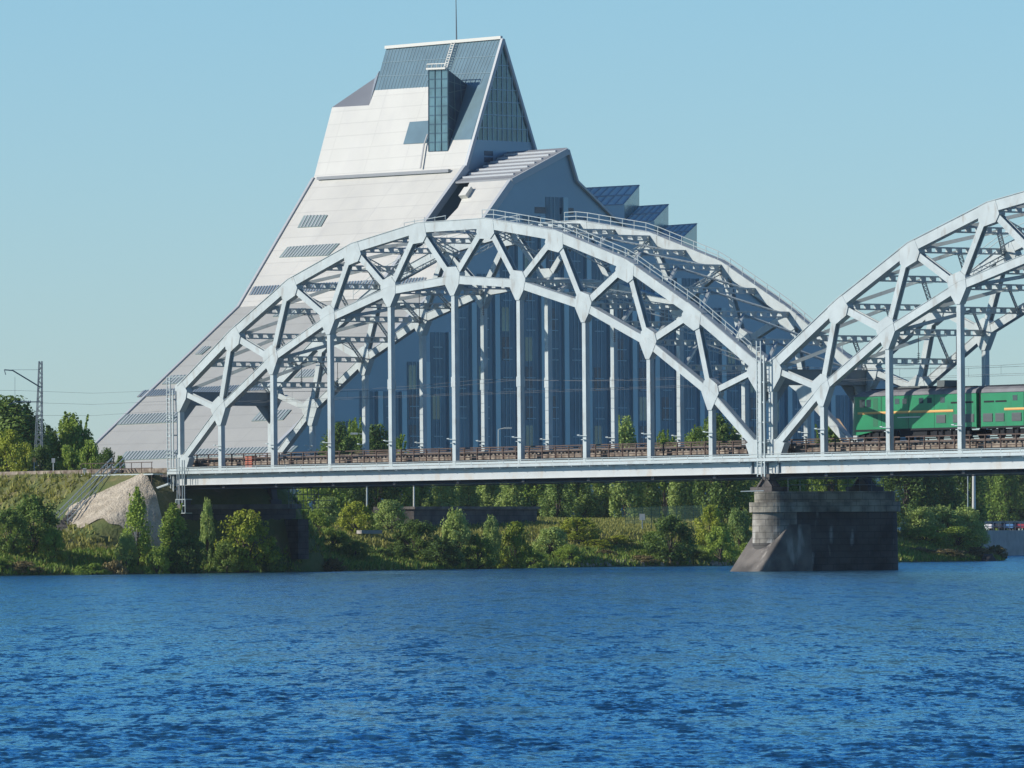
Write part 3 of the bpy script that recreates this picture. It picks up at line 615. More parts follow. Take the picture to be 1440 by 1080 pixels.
# ------------------------------------------------------------------ locomotive
def make_loco(s0, t, z0, front=True):
    L = 16.9; Wd = 2.9; tc = t
    root = thing('diesel_locomotive', W(s0, tc, z0), None, 'locomotive', 'green diesel locomotive sections coupled together')
    B0, B1, RG = 1.15, 3.85, 4.5      # body bottom, gutter, roof top above rail
    def prof(x):                      # nose tapers at the cab
        return 1.0 if x > 1.2 else 0.72+0.28*math.sin(max(0, x)/1.2*math.pi/2)
    mb = MB(); rings = []
    for x in [0, 0.15, 0.4, 0.8, 1.2, 4, 8, 12, L]:
        k = prof(x); r_ = []
        for (y, z) in ((-1, B0-0.15 if x > 1.3 else B0-0.55), (-1, B1), (1, B1), (1, B0-0.15 if x > 1.3 else B0-0.55)): r_.append(W(s0+x+(0.0 if z < 3 else 0.25*(1-prof(x))*3), tc+y*Wd/2*k, z0+z))
        rings.append(r_)
    n = 4; vs = [v for r_ in rings for v in r_]; fs = [(0, 1, 2, 3), tuple(len(vs)-4+i for i in (3, 2, 1, 0))]
    for j in range(len(rings)-1):
        for i in range(n): fs.append((j*n+i, (j+1)*n+i, (j+1)*n+(i+1) % n, j*n+(i+1) % n))
    mb.add(vs, fs); body = mb.build('body', 'loco_green', root)
    mb = MB(); rings = []
    for x in [0.25, 0.7, 1.4, 2.4, 6, 12, L-0.05]:
        k = prof(x); hmax = RG-B1 if x > 2 else (RG-B1)*(0.35+0.65*(x-0.25)/1.75 if x < 2 else 1); r_ = []
        for i in range(9): a = math.pi*i/8; r_.append(W(s0+x, tc-math.cos(a)*(Wd/2+0.03)*k, z0+B1+0.004+math.sin(a)**0.8*hmax))
        rings.append(r_)
    n = 9; vs = [v for r_ in rings for v in r_]; fs = [tuple(range(9)), tuple(len(vs)-1-i for i in range(9))]
    for j in range(len(rings)-1):
        for i in range(n): fs.append((j*n+i, (j+1)*n+i, (j+1)*n+(i+1) % n, j*n+(i+1) % n))
    mb.add(vs, fs); mb.build('roof', 'loco_roof', root)
    sd_ = lambda x0, x1, za, zb, m, name, dep=0.03, f=0.0: (lambda q: (q.box(s0+x0, s0+x1, tc-Wd/2-dep, tc-Wd/2-0.001+f, z0+za, z0+zb), q.build(name, m, root)))(MB())
    # side details (camera side) and the same on the far side kept simple
    sd_(1.25, 13.9, 2.42, 2.56, 'loco_yellow', 'stripe', 0.02); sd_(1.25, 13.9, 2.36, 2.416, 'loco_orange', 'stripe_edge', 0.018)
    sd_(0.5, 1.25, 2.42, 2.56, 'loco_yellow', 'stripe', -0.18, 0.25)
    for x in (8.1, 9.4, 10.9, 13.9, 15.2): pass
    for x in (5.2, 6.2, 7.2, 9.4, 10.5, 12.2): sd_(x, x+0.6, 3.15, 3.6, 'loco_glass', 'window', 0.015)
    for x, w_ in ((1.5, 0.75), (2.4, 0.6)): sd_(x, x+w_, 2.95, 3.6, 'loco_glass', 'cab_window', 0.015)
    sd_(3.3, 3.95, 1.3, 3.7, 'loco_door', 'door', 0.012); sd_(0.55, 1.1, 3.0, 3.55, 'loco_glass', 'cab_window', -0.1, 0.2)
    for x, w_ in ((11.7, 1.2), (13.9, 1.1), (15.4, 1.2)):
        q = MB(); q.box(s0+x, s0+x+w_, tc-Wd/2-0.03, tc-Wd/2+0.01, z0+1.45, z0+2.15)
        for i in range(6): q.box(s0+x, s0+x+w_, tc-Wd/2-0.06, tc-Wd/2-0.031, z0+1.48+i*0.11, z0+1.54+i*0.11)
        q.build('grille', 'loco_grey', root)
    for x, w_ in ((13.6, 1.4), (15.2, 1.3)): sd_(x, x+w_, 3.05, 3.2, 'loco_dark', 'air_slot', 0.02)
    sd_(6.6, 9.6, 1.98, 2.06, 'white_paint', 'handrail', 0.06)
    for x in (4.4, 8.0, 11.4): sd_(x, x+0.03, B0-0.1, B1-0.02, 'loco_dark', 'panel_seam', 0.008)
    sd_(0.9, L-0.1, B0-0.25, B0-0.08, 'loco_dark', 'sill', 0.03)
    q = MB(); q.box(s0+11.0, s0+12.0, tc-0.8, tc+0.8, z0+RG-0.1, z0+RG+0.55); q.box(s0+4, s0+9.5, tc-0.5, tc+0.5, z0+RG-0.05, z0+RG+0.14); q.build('exhaust_box', 'loco_grey', root)
    q = MB()
    for y in (-0.95, 0.95): q.tube(W(s0+2.5, tc+y, z0+RG-0.05), W(s0+L-0.4, tc+y, z0+RG-0.05), 0.04)
    q.build('roof_rail', 'loco_dark', root)
    q = MB(); q.box(s0+6.6, s0+10.2, tc-1.25, tc+1.25, z0+0.35, z0+0.98); q.build('fuel_tank', 'loco_dark', root)
    for bx in (3.6, 13.2):
        q = MB(); q.box(s0+bx-2.6, s0+bx+2.6, tc-1.2, tc-1.0, z0+0.45, z0+0.85); q.box(s0+bx-2.6, s0+bx+2.6, tc+1.0, tc+1.2, z0+0.45, z0+0.85)
        for dx in (-1.85, 0, 1.85): q.box(s0+bx+dx-0.25, s0+bx+dx+0.25, tc-1.32, tc-1.201, z0+0.35, z0+0.8)
        for dx in (-0.9, 0.9): q.tube(W(s0+bx+dx, tc-1.27, z0+0.5), W(s0+bx+dx, tc-1.27, z0+0.95), 0.13, 8)
        bo = q.build('bogie', 'loco_dark', root)
        for dx in (-1.85, 0, 1.85):
            q = MB()
            for y in (-0.78, 0.78): q.tube(W(s0+bx+dx, tc+y-0.07, z0+0.525), W(s0+bx+dx, tc+y+0.07, z0+0.525), 0.525, 24)
            q.tube(W(s0+bx+dx, tc-0.8, z0+0.525), W(s0+bx+dx, tc+0.8, z0+0.525), 0.09, 8); q.build('wheelset', 'loco_dark', bo)
    q = MB(); q.box(s0-0.35, s0+0.3, tc-0.2, tc+0.2, z0+0.85, z0+1.15); q.box(s0+L, s0+L+0.35, tc-0.2, tc+0.2, z0+0.85, z0+1.15); q.build('coupler', 'loco_dark', root)
    return root
RAILZ = DECK+0.925
S0 = PITCH+3.95; TL = 7.25
l1 = make_loco(S0, TL, RAILZ)
l1['label'] = 'green diesel locomotive section with cab at its left end and yellow side stripe'
q = MB(); q.box(S0+16.95, S0+17.45, TL-1.2, TL+1.2, RAILZ+1.1, RAILZ+3.9); q.build('gangway', 'loco_dark', l1)
# second section: mirrored end to end (cab at the far right, outside the picture)
l2 = copy_tree(l1); l2.location = W(S0+17.5+16.9, TL, RAILZ); l2.scale = (1, 1, 1)
l2['label'] = 'rear green locomotive section coupled behind the first, cut off by the picture edge'
# mirror along the bridge: scale -1 along DV
mm = Matrix.Rotation(-TH, 4, 'Z') @ Matrix.Diagonal((-1, 1, 1, 1)) @ Matrix.Rotation(TH, 4, 'Z')
l2.matrix_world = Matrix.Translation(W(S0+17.5+16.9, TL, RAILZ)) @ mm

# ------------------------------------------------------------------ library building
DL = Vector((math.cos(R(50)), -math.sin(R(50)), 0)); PL = Vector((math.sin(R(50)), math.cos(R(50)), 0))
lib = thing('library_building', pix(600, 700, 1060), 'tall white and glass library shaped like a steep peak behind the bridge', 'building')
PE = pix(395, 620, 1030)
E = lambda x, y: ray(x, y, PE, DL)                       # shaded long facade plane
PT = PE-DL*13.0
Tw = lambda x, y: ray(x, y, PT, DL)                      # tower wall plane, set back
def plane2(a, b): n = DL.cross(b-a).normalized(); return a, n
GZ0 = 3.0
def drop(p, z=GZ0): return Vector((p.x, p.y, z))
eA, eB, eC = E(395, 620), E(605, 415), E(718, 253)
def down(a, b, z):      # extend line a->b to height z
    f = (z-b.z)/(a.z-b.z); return b+(a-b)*f
e0 = down(eA, eB, GZ0)
F1 = plane2(e0, eB); F2 = plane2(eB, E(700, 281))
on1 = lambda x, y: ray(x, y, *F1); on2 = lambda x, y: ray(x, y, *F2)
def slide(p, k): return p-DL*k
tC = on2(652, 236)
kT = (eB-PT).dot(DL)
tB = eB-DL*kT
tCr = tC-DL*((tC-PT).dot(DL))                            # crease on the tower wall plane
pk = Tw(706, 55); F3 = plane2(tCr, pk); on3 = lambda x, y: ray(x, y, *F3)
sr_ = Tw(753, 215); 
# left silhouette
l1_, l2_, l3_ = on1(132, 627), on1(335, 432), on2(441, 251)
l0_ = down(l1_, l2_, GZ0); l4_ = on3(467, 151); l5_ = on3(519, 148); l6_ = on3(543, 69)
def poly(name, m, pts, parent=lib, thick=0.3, n=None):
    pts = [Vector(p) for p in pts]; nn = n or (pts[1]-pts[0]).cross(pts[2]-pts[1]).normalized()
    if nn.dot(Vector((0, -1, 0.2))) < 0: nn = -nn
    mb = MB(); mb.prism(pts, -nn*thick); return mb.build(name, m, parent)
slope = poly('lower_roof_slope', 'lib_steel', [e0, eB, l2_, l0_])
eS = on2(700, 281)
# slot between tower and front wing on the middle slope
sl_b = on2(585, 350)
mainR = [tB+(tCr-tB)*0.0, tCr]
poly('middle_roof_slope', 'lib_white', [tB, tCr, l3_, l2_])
w1 = on2(600, 352)
capk = on2(664, 254); kc = (capk-PE).dot(DL)
poly('wing_roof_slope', 'lib_white', [eB, eC, eC+DL*kc*1.0, on2(644, 292), tB+DL*0.0])
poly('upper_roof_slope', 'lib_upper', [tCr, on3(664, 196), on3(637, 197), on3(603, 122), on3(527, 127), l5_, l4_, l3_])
gt = poly('glass_summit', 'glass_roof', [l6_, pk, on3(664, 196), on3(637, 197), on3(603, 122), on3(527, 127)], n=None)
n3 = F3[1] if F3[1].dot(Vector((0, -1, 0))) > 0 else -F3[1]
mb = MB()
for i in range(1, 34):
    f = i/34; a = l6_+(pk-l6_)*f; b = on3(527, 127)+(on3(680, 118)-on3(527, 127))*f; mb.beam(a+n3*0.02, b+n3*0.02, n3, 0.05, 0.10)
for f in (0.33, 0.66): mb.beam(l6_+(on3(527, 127)-l6_)*f+n3*0.04, pk+(on3(684, 127)-pk)*f+n3*0.04, n3, 0.08, 0.08)
mb.build('mullions', 'mull_soft', gt)
mb = MB(); mb.beam(l6_+n3*0.1+UP*0.2, pk+n3*0.1+UP*0.2, UP, 0.45, 0.4); mb.build('ridge_cap', 'white_paint', lib)
# summit back slope and facets
bk_l = l6_+(sr_-pk)*0.9
poly('rear_roof', 'lib_grey', [pk, sr_, bk_l, l6_], thick=0.2, n=(sr_-pk).cross(DL).normalized())
g0 = on3(505, 125); far6 = pix(527, 110, l5_.y+14)
poly('roof_facet', 'lib_grey', [l4_, l5_, far6], thick=0.2)
poly('roof_facet', 'lib_grey', [l5_, on3(533, 100), far6], thick=0.2)
poly('roof_facet', 'lib_grey', [l4_, far6, l4_+PL*25+UP*-2], thick=0.2)
# tower wall
TWp = [tB-UP*0, tCr, pk, sr_, drop(sr_+PL*1.5, 30), drop(tB, 30)]
def wallpoly(name, m, pts, k=0.4, parent=lib): mb = MB(); mb.prism(pts, -DL*k); return mb.build(name, m, parent)
tl, tr_ = Tw(665, 196), Tw(748, 200)
wallpoly('tower_wall', 'lib_wall', [tB, tCr, tl, tr_, sr_, drop(sr_+PL*1.5, 30), drop(tB, 30)])
tg = wallpoly('gable_glazing', 'glass_teal', [tl, pk, tr_])
mb = MB()
for i in range(1, 12):
    f = i/12; a = tl+(tr_-tl)*f; 
    top = pk+(tl-pk)*abs(0) if False else None
    # vertical bars up to the gable edges
    u = (a-tl).dot(PL); U1 = (pk-tl).dot(PL); U2 = (tr_-tl).dot(PL)
    zt = tl.z+(pk.z-tl.z)*(u/U1) if u < U1 else pk.z+(tr_.z-pk.z)*((u-U1)/(U2-U1))
    mb.beam(a+DL*0.06, Vector((a.x, a.y, zt-0.3))+DL*0.06, DL, 0.1, 0.12)
for f in (0.12, 0.25, 0.38, 0.5, 0.62, 0.74): a = tl+(pk-tl)*f; b = tr_+(pk-tr_)*f; mb.beam(a+DL*0.07, b+DL*0.07, DL, 0.08, 0.14)
mb.build('mullions', 'mullion', tg)
mb = MB(); mb.beam(tCr+DL*0.2, pk+DL*0.2, DL, 0.5, 0.5); mb.beam(pk+DL*0.2, sr_+DL*0.2, DL, 0.4, 0.35); mb.beam(tB+DL*0.2, tCr+DL*0.2, DL, 0.7, 1.0); mb.build('roof_edge', 'lib_edge', lib)
for (x, y) in ((681, 212), (681, 221)):
    a = Tw(x, y); mb = MB(); mb.prism([a, a+PL*1.6, a+PL*1.6-UP*0.7, a-UP*0.7], DL*0.05); mb.build('window', 'glass_dark', lib)
# left side skirt, closes the body
mb = MB(); L_ = [l0_, l2_, l3_, l4_, far6, far6+PL*30-UP*40, drop(far6+PL*60)]; mb.add([Vector(v) for v in L_], [tuple(range(len(L_)))]); mb.add([v+PL*0.3 for v in L_], [tuple(range(len(L_)))]); mb.build('rear_wall', 'lib_grey', lib)
mb = MB(); mb.beam(l0_, l2_, DL, 0.5, 0.45); mb.beam(l2_, l3_, DL, 0.5, 0.45); mb.build('roof_edge', 'lib_edge', lib)
# crease gutter
mb = MB(); mb.beam(on2(449, 252)+n3*0.3, on2(634, 241)+n3*0.3, UP, 0.45, 0.45); mb.build('gutter', 'lib_grey', lib)
# front wing facade
EO = [e0, eB, E(665, 339), E(700, 281), eC, E(797, 210), E(810, 254), E(860, 304), E(905, 340), E(980, 362), E(1035, 391), E(1092, 439), E(1200, 505), E(1290, 545), drop(E(1296, 560))]
EO = [e0, eB, eC, E(797, 210), E(810, 254), E(860, 304), E(905, 335), E(980, 352), E(1035, 391), E(1092, 439), E(1200, 505), E(1290, 545), drop(E(1296, 560))]
mb = MB(); mb.prism(EO, -DL*0.5); mb.build('facade_wall', 'lib_wall', lib)
# wing roof strip (front edge band) and louvred roof
def strip(name, m, pts, k, off=0): 
    mb = MB()
    for a, b in zip(pts, pts[1:]): mb.hexa([a, b, b-DL*k, a-DL*k, a+UP*0.25, b+UP*0.25, b-DL*k+UP*0.25, a-DL*k+UP*0.25])
    return mb.build(name, m, lib)
strip('louvred_roof', 'lib_grey', [eC, E(797, 210)], 12.5)
mb = MB()
for i in range(1, 8):
    f = i/8; a = eC+(E(797, 210)-eC)*f+UP*0.32; mb.beam(a-DL*0.8, a-DL*12.3, UP, 0.25, 0.3)
mb.build('roof_rib', 'lib_edge', lib)
mb = MB()
for a, b, w_ in ((e0, eB, 1.0), (eB, eC, 1.0), (eC, E(797, 210), 0.9), (E(797, 210), E(810, 254), 0.3), (E(810, 254), E(860, 304), 0.3), (E(860, 304), E(905, 335), 0.3), (E(905, 335), E(980, 352), 0.3), (E(980, 352), E(1035, 391), 0.4), (E(1035, 391), E(1092, 439), 0.5), (E(1092, 439), E(1200, 505), 0.9), (E(1200, 505), E(1290, 545), 1.2)): mb.beam(a+DL*0.15-UP*w_*0.3, b+DL*0.15-UP*w_*0.3, DL, 0.7, w_)
mb.build('fascia', 'lib_edge', lib)
strip('rear_slope_roof', 'lib_grey', EO[3:12], 30)
# skylight box on wing slope
a = on2(668, 262); mb = MB(); nn2 = F2[1] if F2[1].dot(Vector((0, -1, 0))) > 0 else -F2[1]
mb.beam(on2(662, 268)+nn2*0.4, on2(654, 280)+nn2*0.4, nn2, 0.8, 1.5); mb.build('skylight', 'white_paint', lib)
# facade bays: pilasters and windows in columns, stepping with the roof line
def edge_z(pt):        # facade top height at a given position along the facade
    u = (pt-e0).dot(PL)
    for a, b in zip(EO, EO[1:]):
        ua, ub = (a-e0).dot(PL), (b-e0).dot(PL)
        if ua <= u <= ub and ub > ua: return a.z+(b.z-a.z)*(u-ua)/(ub-ua)
    return GZ0
bay = 4.3; nb = 0; u = 11.0; wins = []
Ltot = (EO[-1]-e0).dot(PL)
FT = 4.2
while u < Ltot-8:
    base = drop(e0+PL*u, 0); ztop = min(edge_z(base), edge_z(base+PL*3.4))-3.5; nst = int((ztop-GZ0)/FT)
    if nst >= 1:
        top = GZ0+nst*FT
        top = min(top, 52)
        nst = int((top-GZ0)/FT)
        mb = MB(); mb.prism([Vector((base.x, base.y, GZ0))-PL*0.1, Vector((base.x, base.y, GZ0))+PL*2.3, Vector((base.x, base.y, top))+PL*2.3, Vector((base.x, base.y, top))-PL*0.1], DL*0.05)
        win = mb.build('window', 'glass_blue', lib)
        mb = MB()
        for j in range(nst):
            z = GZ0+j*FT
            if (j+nb) % 3 == 0: continue
            for dz in (0.5, 2.1): mb.beam(Vector((base.x, base.y, z+dz))+DL*0.09+PL*0.3, Vector((base.x, base.y, z+dz))+DL*0.09+PL*2.0, DL, 0.06, 0.14)
        for dx in (0.8, 1.5): mb.beam(Vector((base.x, base.y, GZ0))+PL*dx+DL*0.085, Vector((base.x, base.y, top))+PL*dx+DL*0.085, DL, 0.05, 0.10)
        if mb.v: mb.build('mullions', 'mullion', win)
        mb = MB(); mb.beam(Vector((base.x, base.y, GZ0))+PL*3.3+DL*0.25, Vector((base.x, base.y, top+0.0))+PL*3.3+DL*0.25, DL, 0.5, 0.9); mb.build('pilaster', 'lib_pilaster', lib)
        for j in range(nst):
            if (j*7+nb*3+j*j*nb) % 5 < 2: mb = MB(); zz = GZ0+j*FT+0.3; mb.prism([Vector((base.x, base.y, zz))+PL*0.15, Vector((base.x, base.y, zz))+PL*1.55, Vector((base.x, base.y, zz+3.4))+PL*1.55, Vector((base.x, base.y, zz+3.4))+PL*0.15], DL*0.07); mb.build('dark_pane', 'glass_dark' if (j+nb) % 3 else 'glass_teal', win)
    nb += 1; u += bay
for (x, y) in ((752, 291), (787, 292)):
    a = E(x, y); mb = MB(); mb.prism([a, a+PL*2.6, a+PL*2.6-UP*0.9, a-UP*0.9], DL*0.05); mb.build('window', 'glass_dark', lib)
# sloped glazing strips on the white slopes
def slopewin(on, N, q, m='glass_roof', fins=0, finm='lib_edge'):
    N = N if N.dot(Vector((0, -1, 0))) > 0 else -N
    pts = [on(*c)+N*0.02 for c in q]; mb = MB(); mb.prism(pts, N*0.12); w_ = mb.build('roof_window', m, lib)
    if fins:
        mb = MB()
        for i in range(1, fins): f = i/fins; a = pts[0]+(pts[1]-pts[0])*f+N*0.16; b = pts[3]+(pts[2]-pts[3])*f+N*0.16; mb.beam(a, b, N, 0.08, 0.22)
        mb.build('fins', finm, w_)
N1, N2 = F1[1], F2[1]
slopewin(on2, N2, [(428, 304), (461, 303), (452, 319), (419, 321)], 'glass_slope', 7)
slopewin(on2, N2, [(405, 348), (478, 343), (462, 360), (393, 363)], 'glass_slope', 16)
slopewin(on2, N2, [(357, 404), (600, 391), (594, 402), (350, 416)], 'lib_grey', 60, 'lib_wall')
slopewin(on1, N1, [(395, 436), (430, 434), (418, 444), (384, 446)], 'glass_slope', 7)
slopewin(on1, N1, [(286, 488), (297, 488), (284, 499), (275, 499)], 'glass_slope', 3)
slopewin(on1, N1, [(241, 529), (285, 527), (273, 539), (228, 541)], 'glass_slope', 9)
slopewin(on1, N1, [(202, 550), (390, 540), (381, 549), (193, 559)], 'lib_grey', 50, 'lib_wall')
slopewin(on1, N1, [(178, 584), (268, 580), (254, 594), (165, 598)], 'glass_slope', 20)
slopewin(on1, N1, [(367, 579), (410, 577), (398, 591), (354, 593)], 'glass_slope', 9)
slopewin(on1, N1, [(425, 521), (462, 519), (452, 530), (414, 532)], 'glass_slope', 9)
slopewin(on1, N1, [(178, 636), (420, 628), (408, 639), (168, 648)], 'glass_slope', 50)
slopewin(on3, F3[1], [(577, 172), (604, 170), (604, 201), (568, 203)], 'glass_roof')
# glazed bay on the summit
ba, bb = on3(603, 213), on3(630, 212)
def up_to(p, x, y): return ray(x, y, p, PL)
ta, tb = up_to(ba, 603, 99), up_to(bb, 630, 98)
back_a = on3(603, 116); ra, rb_ = ta, tb
kk = 0
# roof runs back to the slope
def back(p):
    # from p go along +PL horizontally until plane F3
    N = F3[1]; return p+PL*((F3[0]-p).dot(N)/PL.dot(N))
bt = back(tb); at_ = back(ta); c1 = ray(658, 120, bb, DL); c2 = ray(663, 136, bb, DL)
bayo = thing('glass_bay', ba, None, None); bayo.parent = lib; bayo.location = ba-Vector(lib['_o']); bayo['_o'] = tuple(ba)
bpy.data.objects.remove(bayo)
mb = MB(); mb.prism([ba, bb, tb, ta], PL*0.15); bf = mb.build('bay_glazing', 'glass_light', lib)
mb = MB(); 
for i in range(0, 10): f = i/9; mb.beam(ba+(ta-ba)*f-PL*0.05, bb+(tb-bb)*f-PL*0.05, PL, 0.08, 0.10)
for f in (0, 0.33, 0.66, 1): mb.beam(ba+(bb-ba)*f-PL*0.05, ta+(tb-ta)*f-PL*0.05, PL, 0.08, 0.10)
mb.build('mullions', 'glass_dark', bf)
mb = MB(); mb.prism([bb, tb, c1, c2], -DL*0.15); bs = mb.build('bay_side_glazing', 'glass_dark', lib)
mb = MB(); 
for i in range(1, 7): f = i/7; a = bb+(tb-bb)*f; b_ = bb+(c2-bb)*f if f < 0.9 else c2; mb.beam(a+DL*0.05, c2+(c1-c2)*f if f > 0.7 else bb+(c2-bb)*min(1, f*1.15)+DL*0.05, DL, 0.06, 0.10)
for f in (0.3, 0.6): mb.beam(bb+(c2-bb)*f+DL*0.05, tb+(c1-tb)*f+DL*0.05, DL, 0.06, 0.10)
mb.build('mullions', 'glass_light', bs)
mb = MB(); mb.add([ta, tb, c1, c2, c2-DL*4.5, c1-DL*4.5], [(0, 1, 2, 5), (2, 3, 4, 5)]); mb.build('bay_roof', 'lib_grey', lib)
mb = MB(); mb.beam(ta-PL*0.3+UP*0.2, tb-PL*0.3+UP*0.2, UP, 0.25, 0.5)
for f in (0, 0.25, 0.5, 0.75, 1): a = ta+(tb-ta)*f-PL*0.3; mb.tube(a, a+UP*0.9, 0.06)
mb.beam(ta-PL*0.3+UP*0.9, tb-PL*0.3+UP*0.9, UP, 0.12, 0.12); mb.build('bay_railing', 'white_paint', lib)
mb = MB(); 
for dx in (-0.35, 0.35): mb.beam(on3(630, 97)+n3*0.5+DL*dx, on3(641, 61)+n3*0.5+DL*dx, n3, 0.1, 0.12)
for i in range(10): f = i/10; a = on3(630, 97)+(on3(641, 61)-on3(630, 97))*f+n3*0.5; mb.beam(a-DL*0.35, a+DL*0.35, n3, 0.1, 0.1)
mb.build('roof_ladder', 'white_paint', lib)
mb = MB(); a = on3(642, 60); mb.tube(a, pix(641, -14, a.y), 0.12, 6, 0.05); mb.build('mast', 'steel_dark', lib)
mb = MB(); mb.beam(on3(594, 238)+n3*0.4, on3(599, 205)+n3*0.4, n3, 0.1, 0.25); mb.beam(on3(599, 205)+n3*0.4, on3(604, 190)+n3*0.4, n3, 0.1, 0.25); mb.build('roof_pipe', 'lib_grey', lib)
# sawtooth rooflights behind the facade edge
for (xl, xr, yt, dx, dy) in ((824, 899, 262, 23, 26), (880, 940, 289, 22, 22), (925, 980, 316, 22, 20)):
    Yf = lambda x_: E(x_, 350).y; bY = Yf(xr)+9
    a, b = pix(xl, yt+3, Yf(xl)+9), pix(xr, yt-1, bY); c, d_ = pix(xr-dx, yt+dy, Yf(xr-dx)+3), pix(xl-dx-8, yt+dy+3, Yf(xl-dx-8)+3)
    dn = pix(xr, yt+dy*3.4, bY)
    mb = MB(); nn = (b-a).cross(c-b).normalized(); nn = nn if nn.z > 0 else -nn; mb.prism([a, b, c, d_], -nn*0.3); rl = mb.build('sawtooth_rooflight', 'glass_saw', lib)
    mb = MB()
    for i in range(0, 8): f = i/7; mb.beam(a+(b-a)*f+nn*0.06, d_+(c-d_)*f+nn*0.06, nn, 0.08, 0.16)
    for f in (0, 0.5, 1): mb.beam(a+(d_-a)*f+nn*0.06, b+(c-b)*f+nn*0.06, nn, 0.08, 0.2)
    mb.build('mullions', 'lib_edge', rl)
    mb = MB(); mb.prism([b, dn, drop(c, dn.z-3), c], -DL*0.3); mb.build('rooflight_side', 'glass_light', lib)
    mb = MB(); mb.prism([c, d_, drop(d_, dn.z-6), drop(c, dn.z-6)], PL*0.3); mb.build('rooflight_base', 'lib_wall', lib)

# ------------------------------------------------------------------ vegetation
def leaf_cloud(n, size, shape, seed, clumps=26, gap=0.0):
    """leaf quads gathered in clumps filling a crown of unit half-width / unit height; shape(z)->radius"""
    r = np.random.default_rng(seed); cen = []
    while len(cen) < clumps:
        z = r.random()**0.9; rad = shape(z); a = r.uniform(0, 2*np.pi); q = rad*np.sqrt(r.uniform(0.25, 1.0))
        cen.append((q*np.cos(a), q*np.sin(a), z, 0.09+0.19*r.random()))
    cen = np.array(cen); ci = r.integers(0, clumps, n); c = cen[ci]
    v = r.normal(size=(n, 3)); v /= np.linalg.norm(v, axis=1)[:, None]; rad = c[:, 3]*(r.random(n)**0.45)
    p = c[:, :3]+v*rad[:, None]*np.array([1.15, 1.15, 0.8]); # a few upright shoots that break the outline
    ns = n//8; sh = r.integers(0, 16, ns); sa = r.uniform(0, 2*np.pi, 16); sr2 = r.uniform(0.05, 0.75, 16); st0 = r.uniform(0.45, 0.85, 16); f = r.random(ns); lean = 0.12*r.normal(size=(16, 2))
    base_r = np.array([shape(min(0.98, z)) for z in st0])*sr2
    p[:ns, 0] = base_r[sh]*np.cos(sa[sh])+lean[sh, 0]*f+r.normal(size=ns)*0.03*(1.2-f); p[:ns, 1] = base_r[sh]*np.sin(sa[sh])+lean[sh, 1]*f+r.normal(size=ns)*0.03*(1.2-f); p[:ns, 2] = st0[sh]+f*0.34
    p[:, 2] = np.clip(p[:, 2], 0.01, 1.12)
    nrm = v+r.normal(size=(n, 3))*0.7+np.array([0, 0, 0.35]); nrm /= np.linalg.norm(nrm, axis=1)[:, None]
    t1 = np.cross(nrm, r.normal(size=(n, 3))); t1 /= np.linalg.norm(t1, axis=1)[:, None]; t2 = np.cross(nrm, t1)
    return p, t1, t2, size*(0.6+0.8*r.random(n)), cen
def leaf_mesh(name, n, leaf, shape, seed, rx, hz, z0, m, clumps=26, aspect=0.6):
    p, t1, t2, s, cen = leaf_cloud(n, 1.0, shape, seed, clumps)
    P = p*np.array([rx, rx, hz])+np.array([0, 0, z0]); s = (s*leaf)[:, None]
    V = np.stack([P-t1*s/2, P+t2*s*aspect/2, P+t1*s/2, P-t2*s*aspect/2], 1).reshape(-1, 3).astype(np.float32)
    me = bpy.data.meshes.new(name); me.vertices.add(len(V)); me.vertices.foreach_set('co', V.ravel()); N_ = len(V)
    me.loops.add(N_); me.loops.foreach_set('vertex_index', np.arange(N_, dtype=np.int32)); me.polygons.add(N_//4)
    me.polygons.foreach_set('loop_start', np.arange(0, N_, 4, dtype=np.int32)); me.polygons.foreach_set('loop_total', np.full(N_//4, 4, dtype=np.int32)); me.update(calc_edges=True)
    me.materials.append(M[m]); return me, cen
SHP = {'round': lambda z: 0.78*math.sin(math.pi*min(1, 0.16+0.84*z))**0.55, 'cone': lambda z: 0.80*(1-z)**0.75+0.04, 'upright': lambda z: 0.68*(1-abs(z-0.35)/0.75)**0.5 if z < 1 else 0.1,
       'wide': lambda z: 0.82*(1-z*z)**0.5, }
PROTO = {}
def proto(kind, shape, m, rx, hz, n, leaf, var):
    key = (kind, var)
    if key not in PROTO:
        z0 = hz*0.10 if kind != 'tree' else hz*0.14
        hh = hz*0.86 if kind != 'tree' else hz*0.82
        me, cen = leaf_mesh(kind+'_crown', n, leaf, SHP[shape], 100+7*len(PROTO)+var, rx, hh, z0, m, clumps=50 if kind != 'tree' else 75)
        mb = MB(); r0 = 0.05*rx+0.05; mb.tube((0, 0, -0.6), (0.05*rx, 0, z0+hh*0.5), r0, 7, r0*0.5)
        for c in cen[:14]: mb.tube((0.03*rx, 0, z0*0.4+hh*0.25*c[2]), (c[0]*rx*0.9, c[1]*rx*0.9, z0+c[2]*hh), r0*0.45, 5, r0*0.12)
        tm = bpy.data.meshes.new('trunk'); tm.from_pydata(mb.v, [], mb.f); tm.materials.append(M['bark'])
        PROTO[key] = (me, tm, rx, hz)
    return PROTO[key]
KP = {  # kind: shape, material, rx, height, leaves, leaf size
 'tree': ('round', 'leaf_dark', 4.0, 12.0, 15000, 0.36), 'maple': ('round', 'leaf_mid', 4.0, 10.0, 13000, 0.36), 'poplar': ('upright', 'leaf_willow', 2.6, 11.0, 12000, 0.30),
 'birch': ('cone', 'leaf_mid', 2.2, 7.0, 8000, 0.24), 'bush': ('wide', 'leaf_mid', 2.6, 3.6, 7000, 0.22), 'darkbush': ('round', 'leaf_dark', 2.8, 4.6, 8000, 0.24),
 'yellow': ('round', 'leaf_yellow', 2.6, 4.2, 7000, 0.22), 'willow': ('upright', 'leaf_willow', 2.6, 4.8, 8000, 0.22), 'dry': ('wide', 'leaf_dry', 2.0, 1.6, 4000, 0.2)}
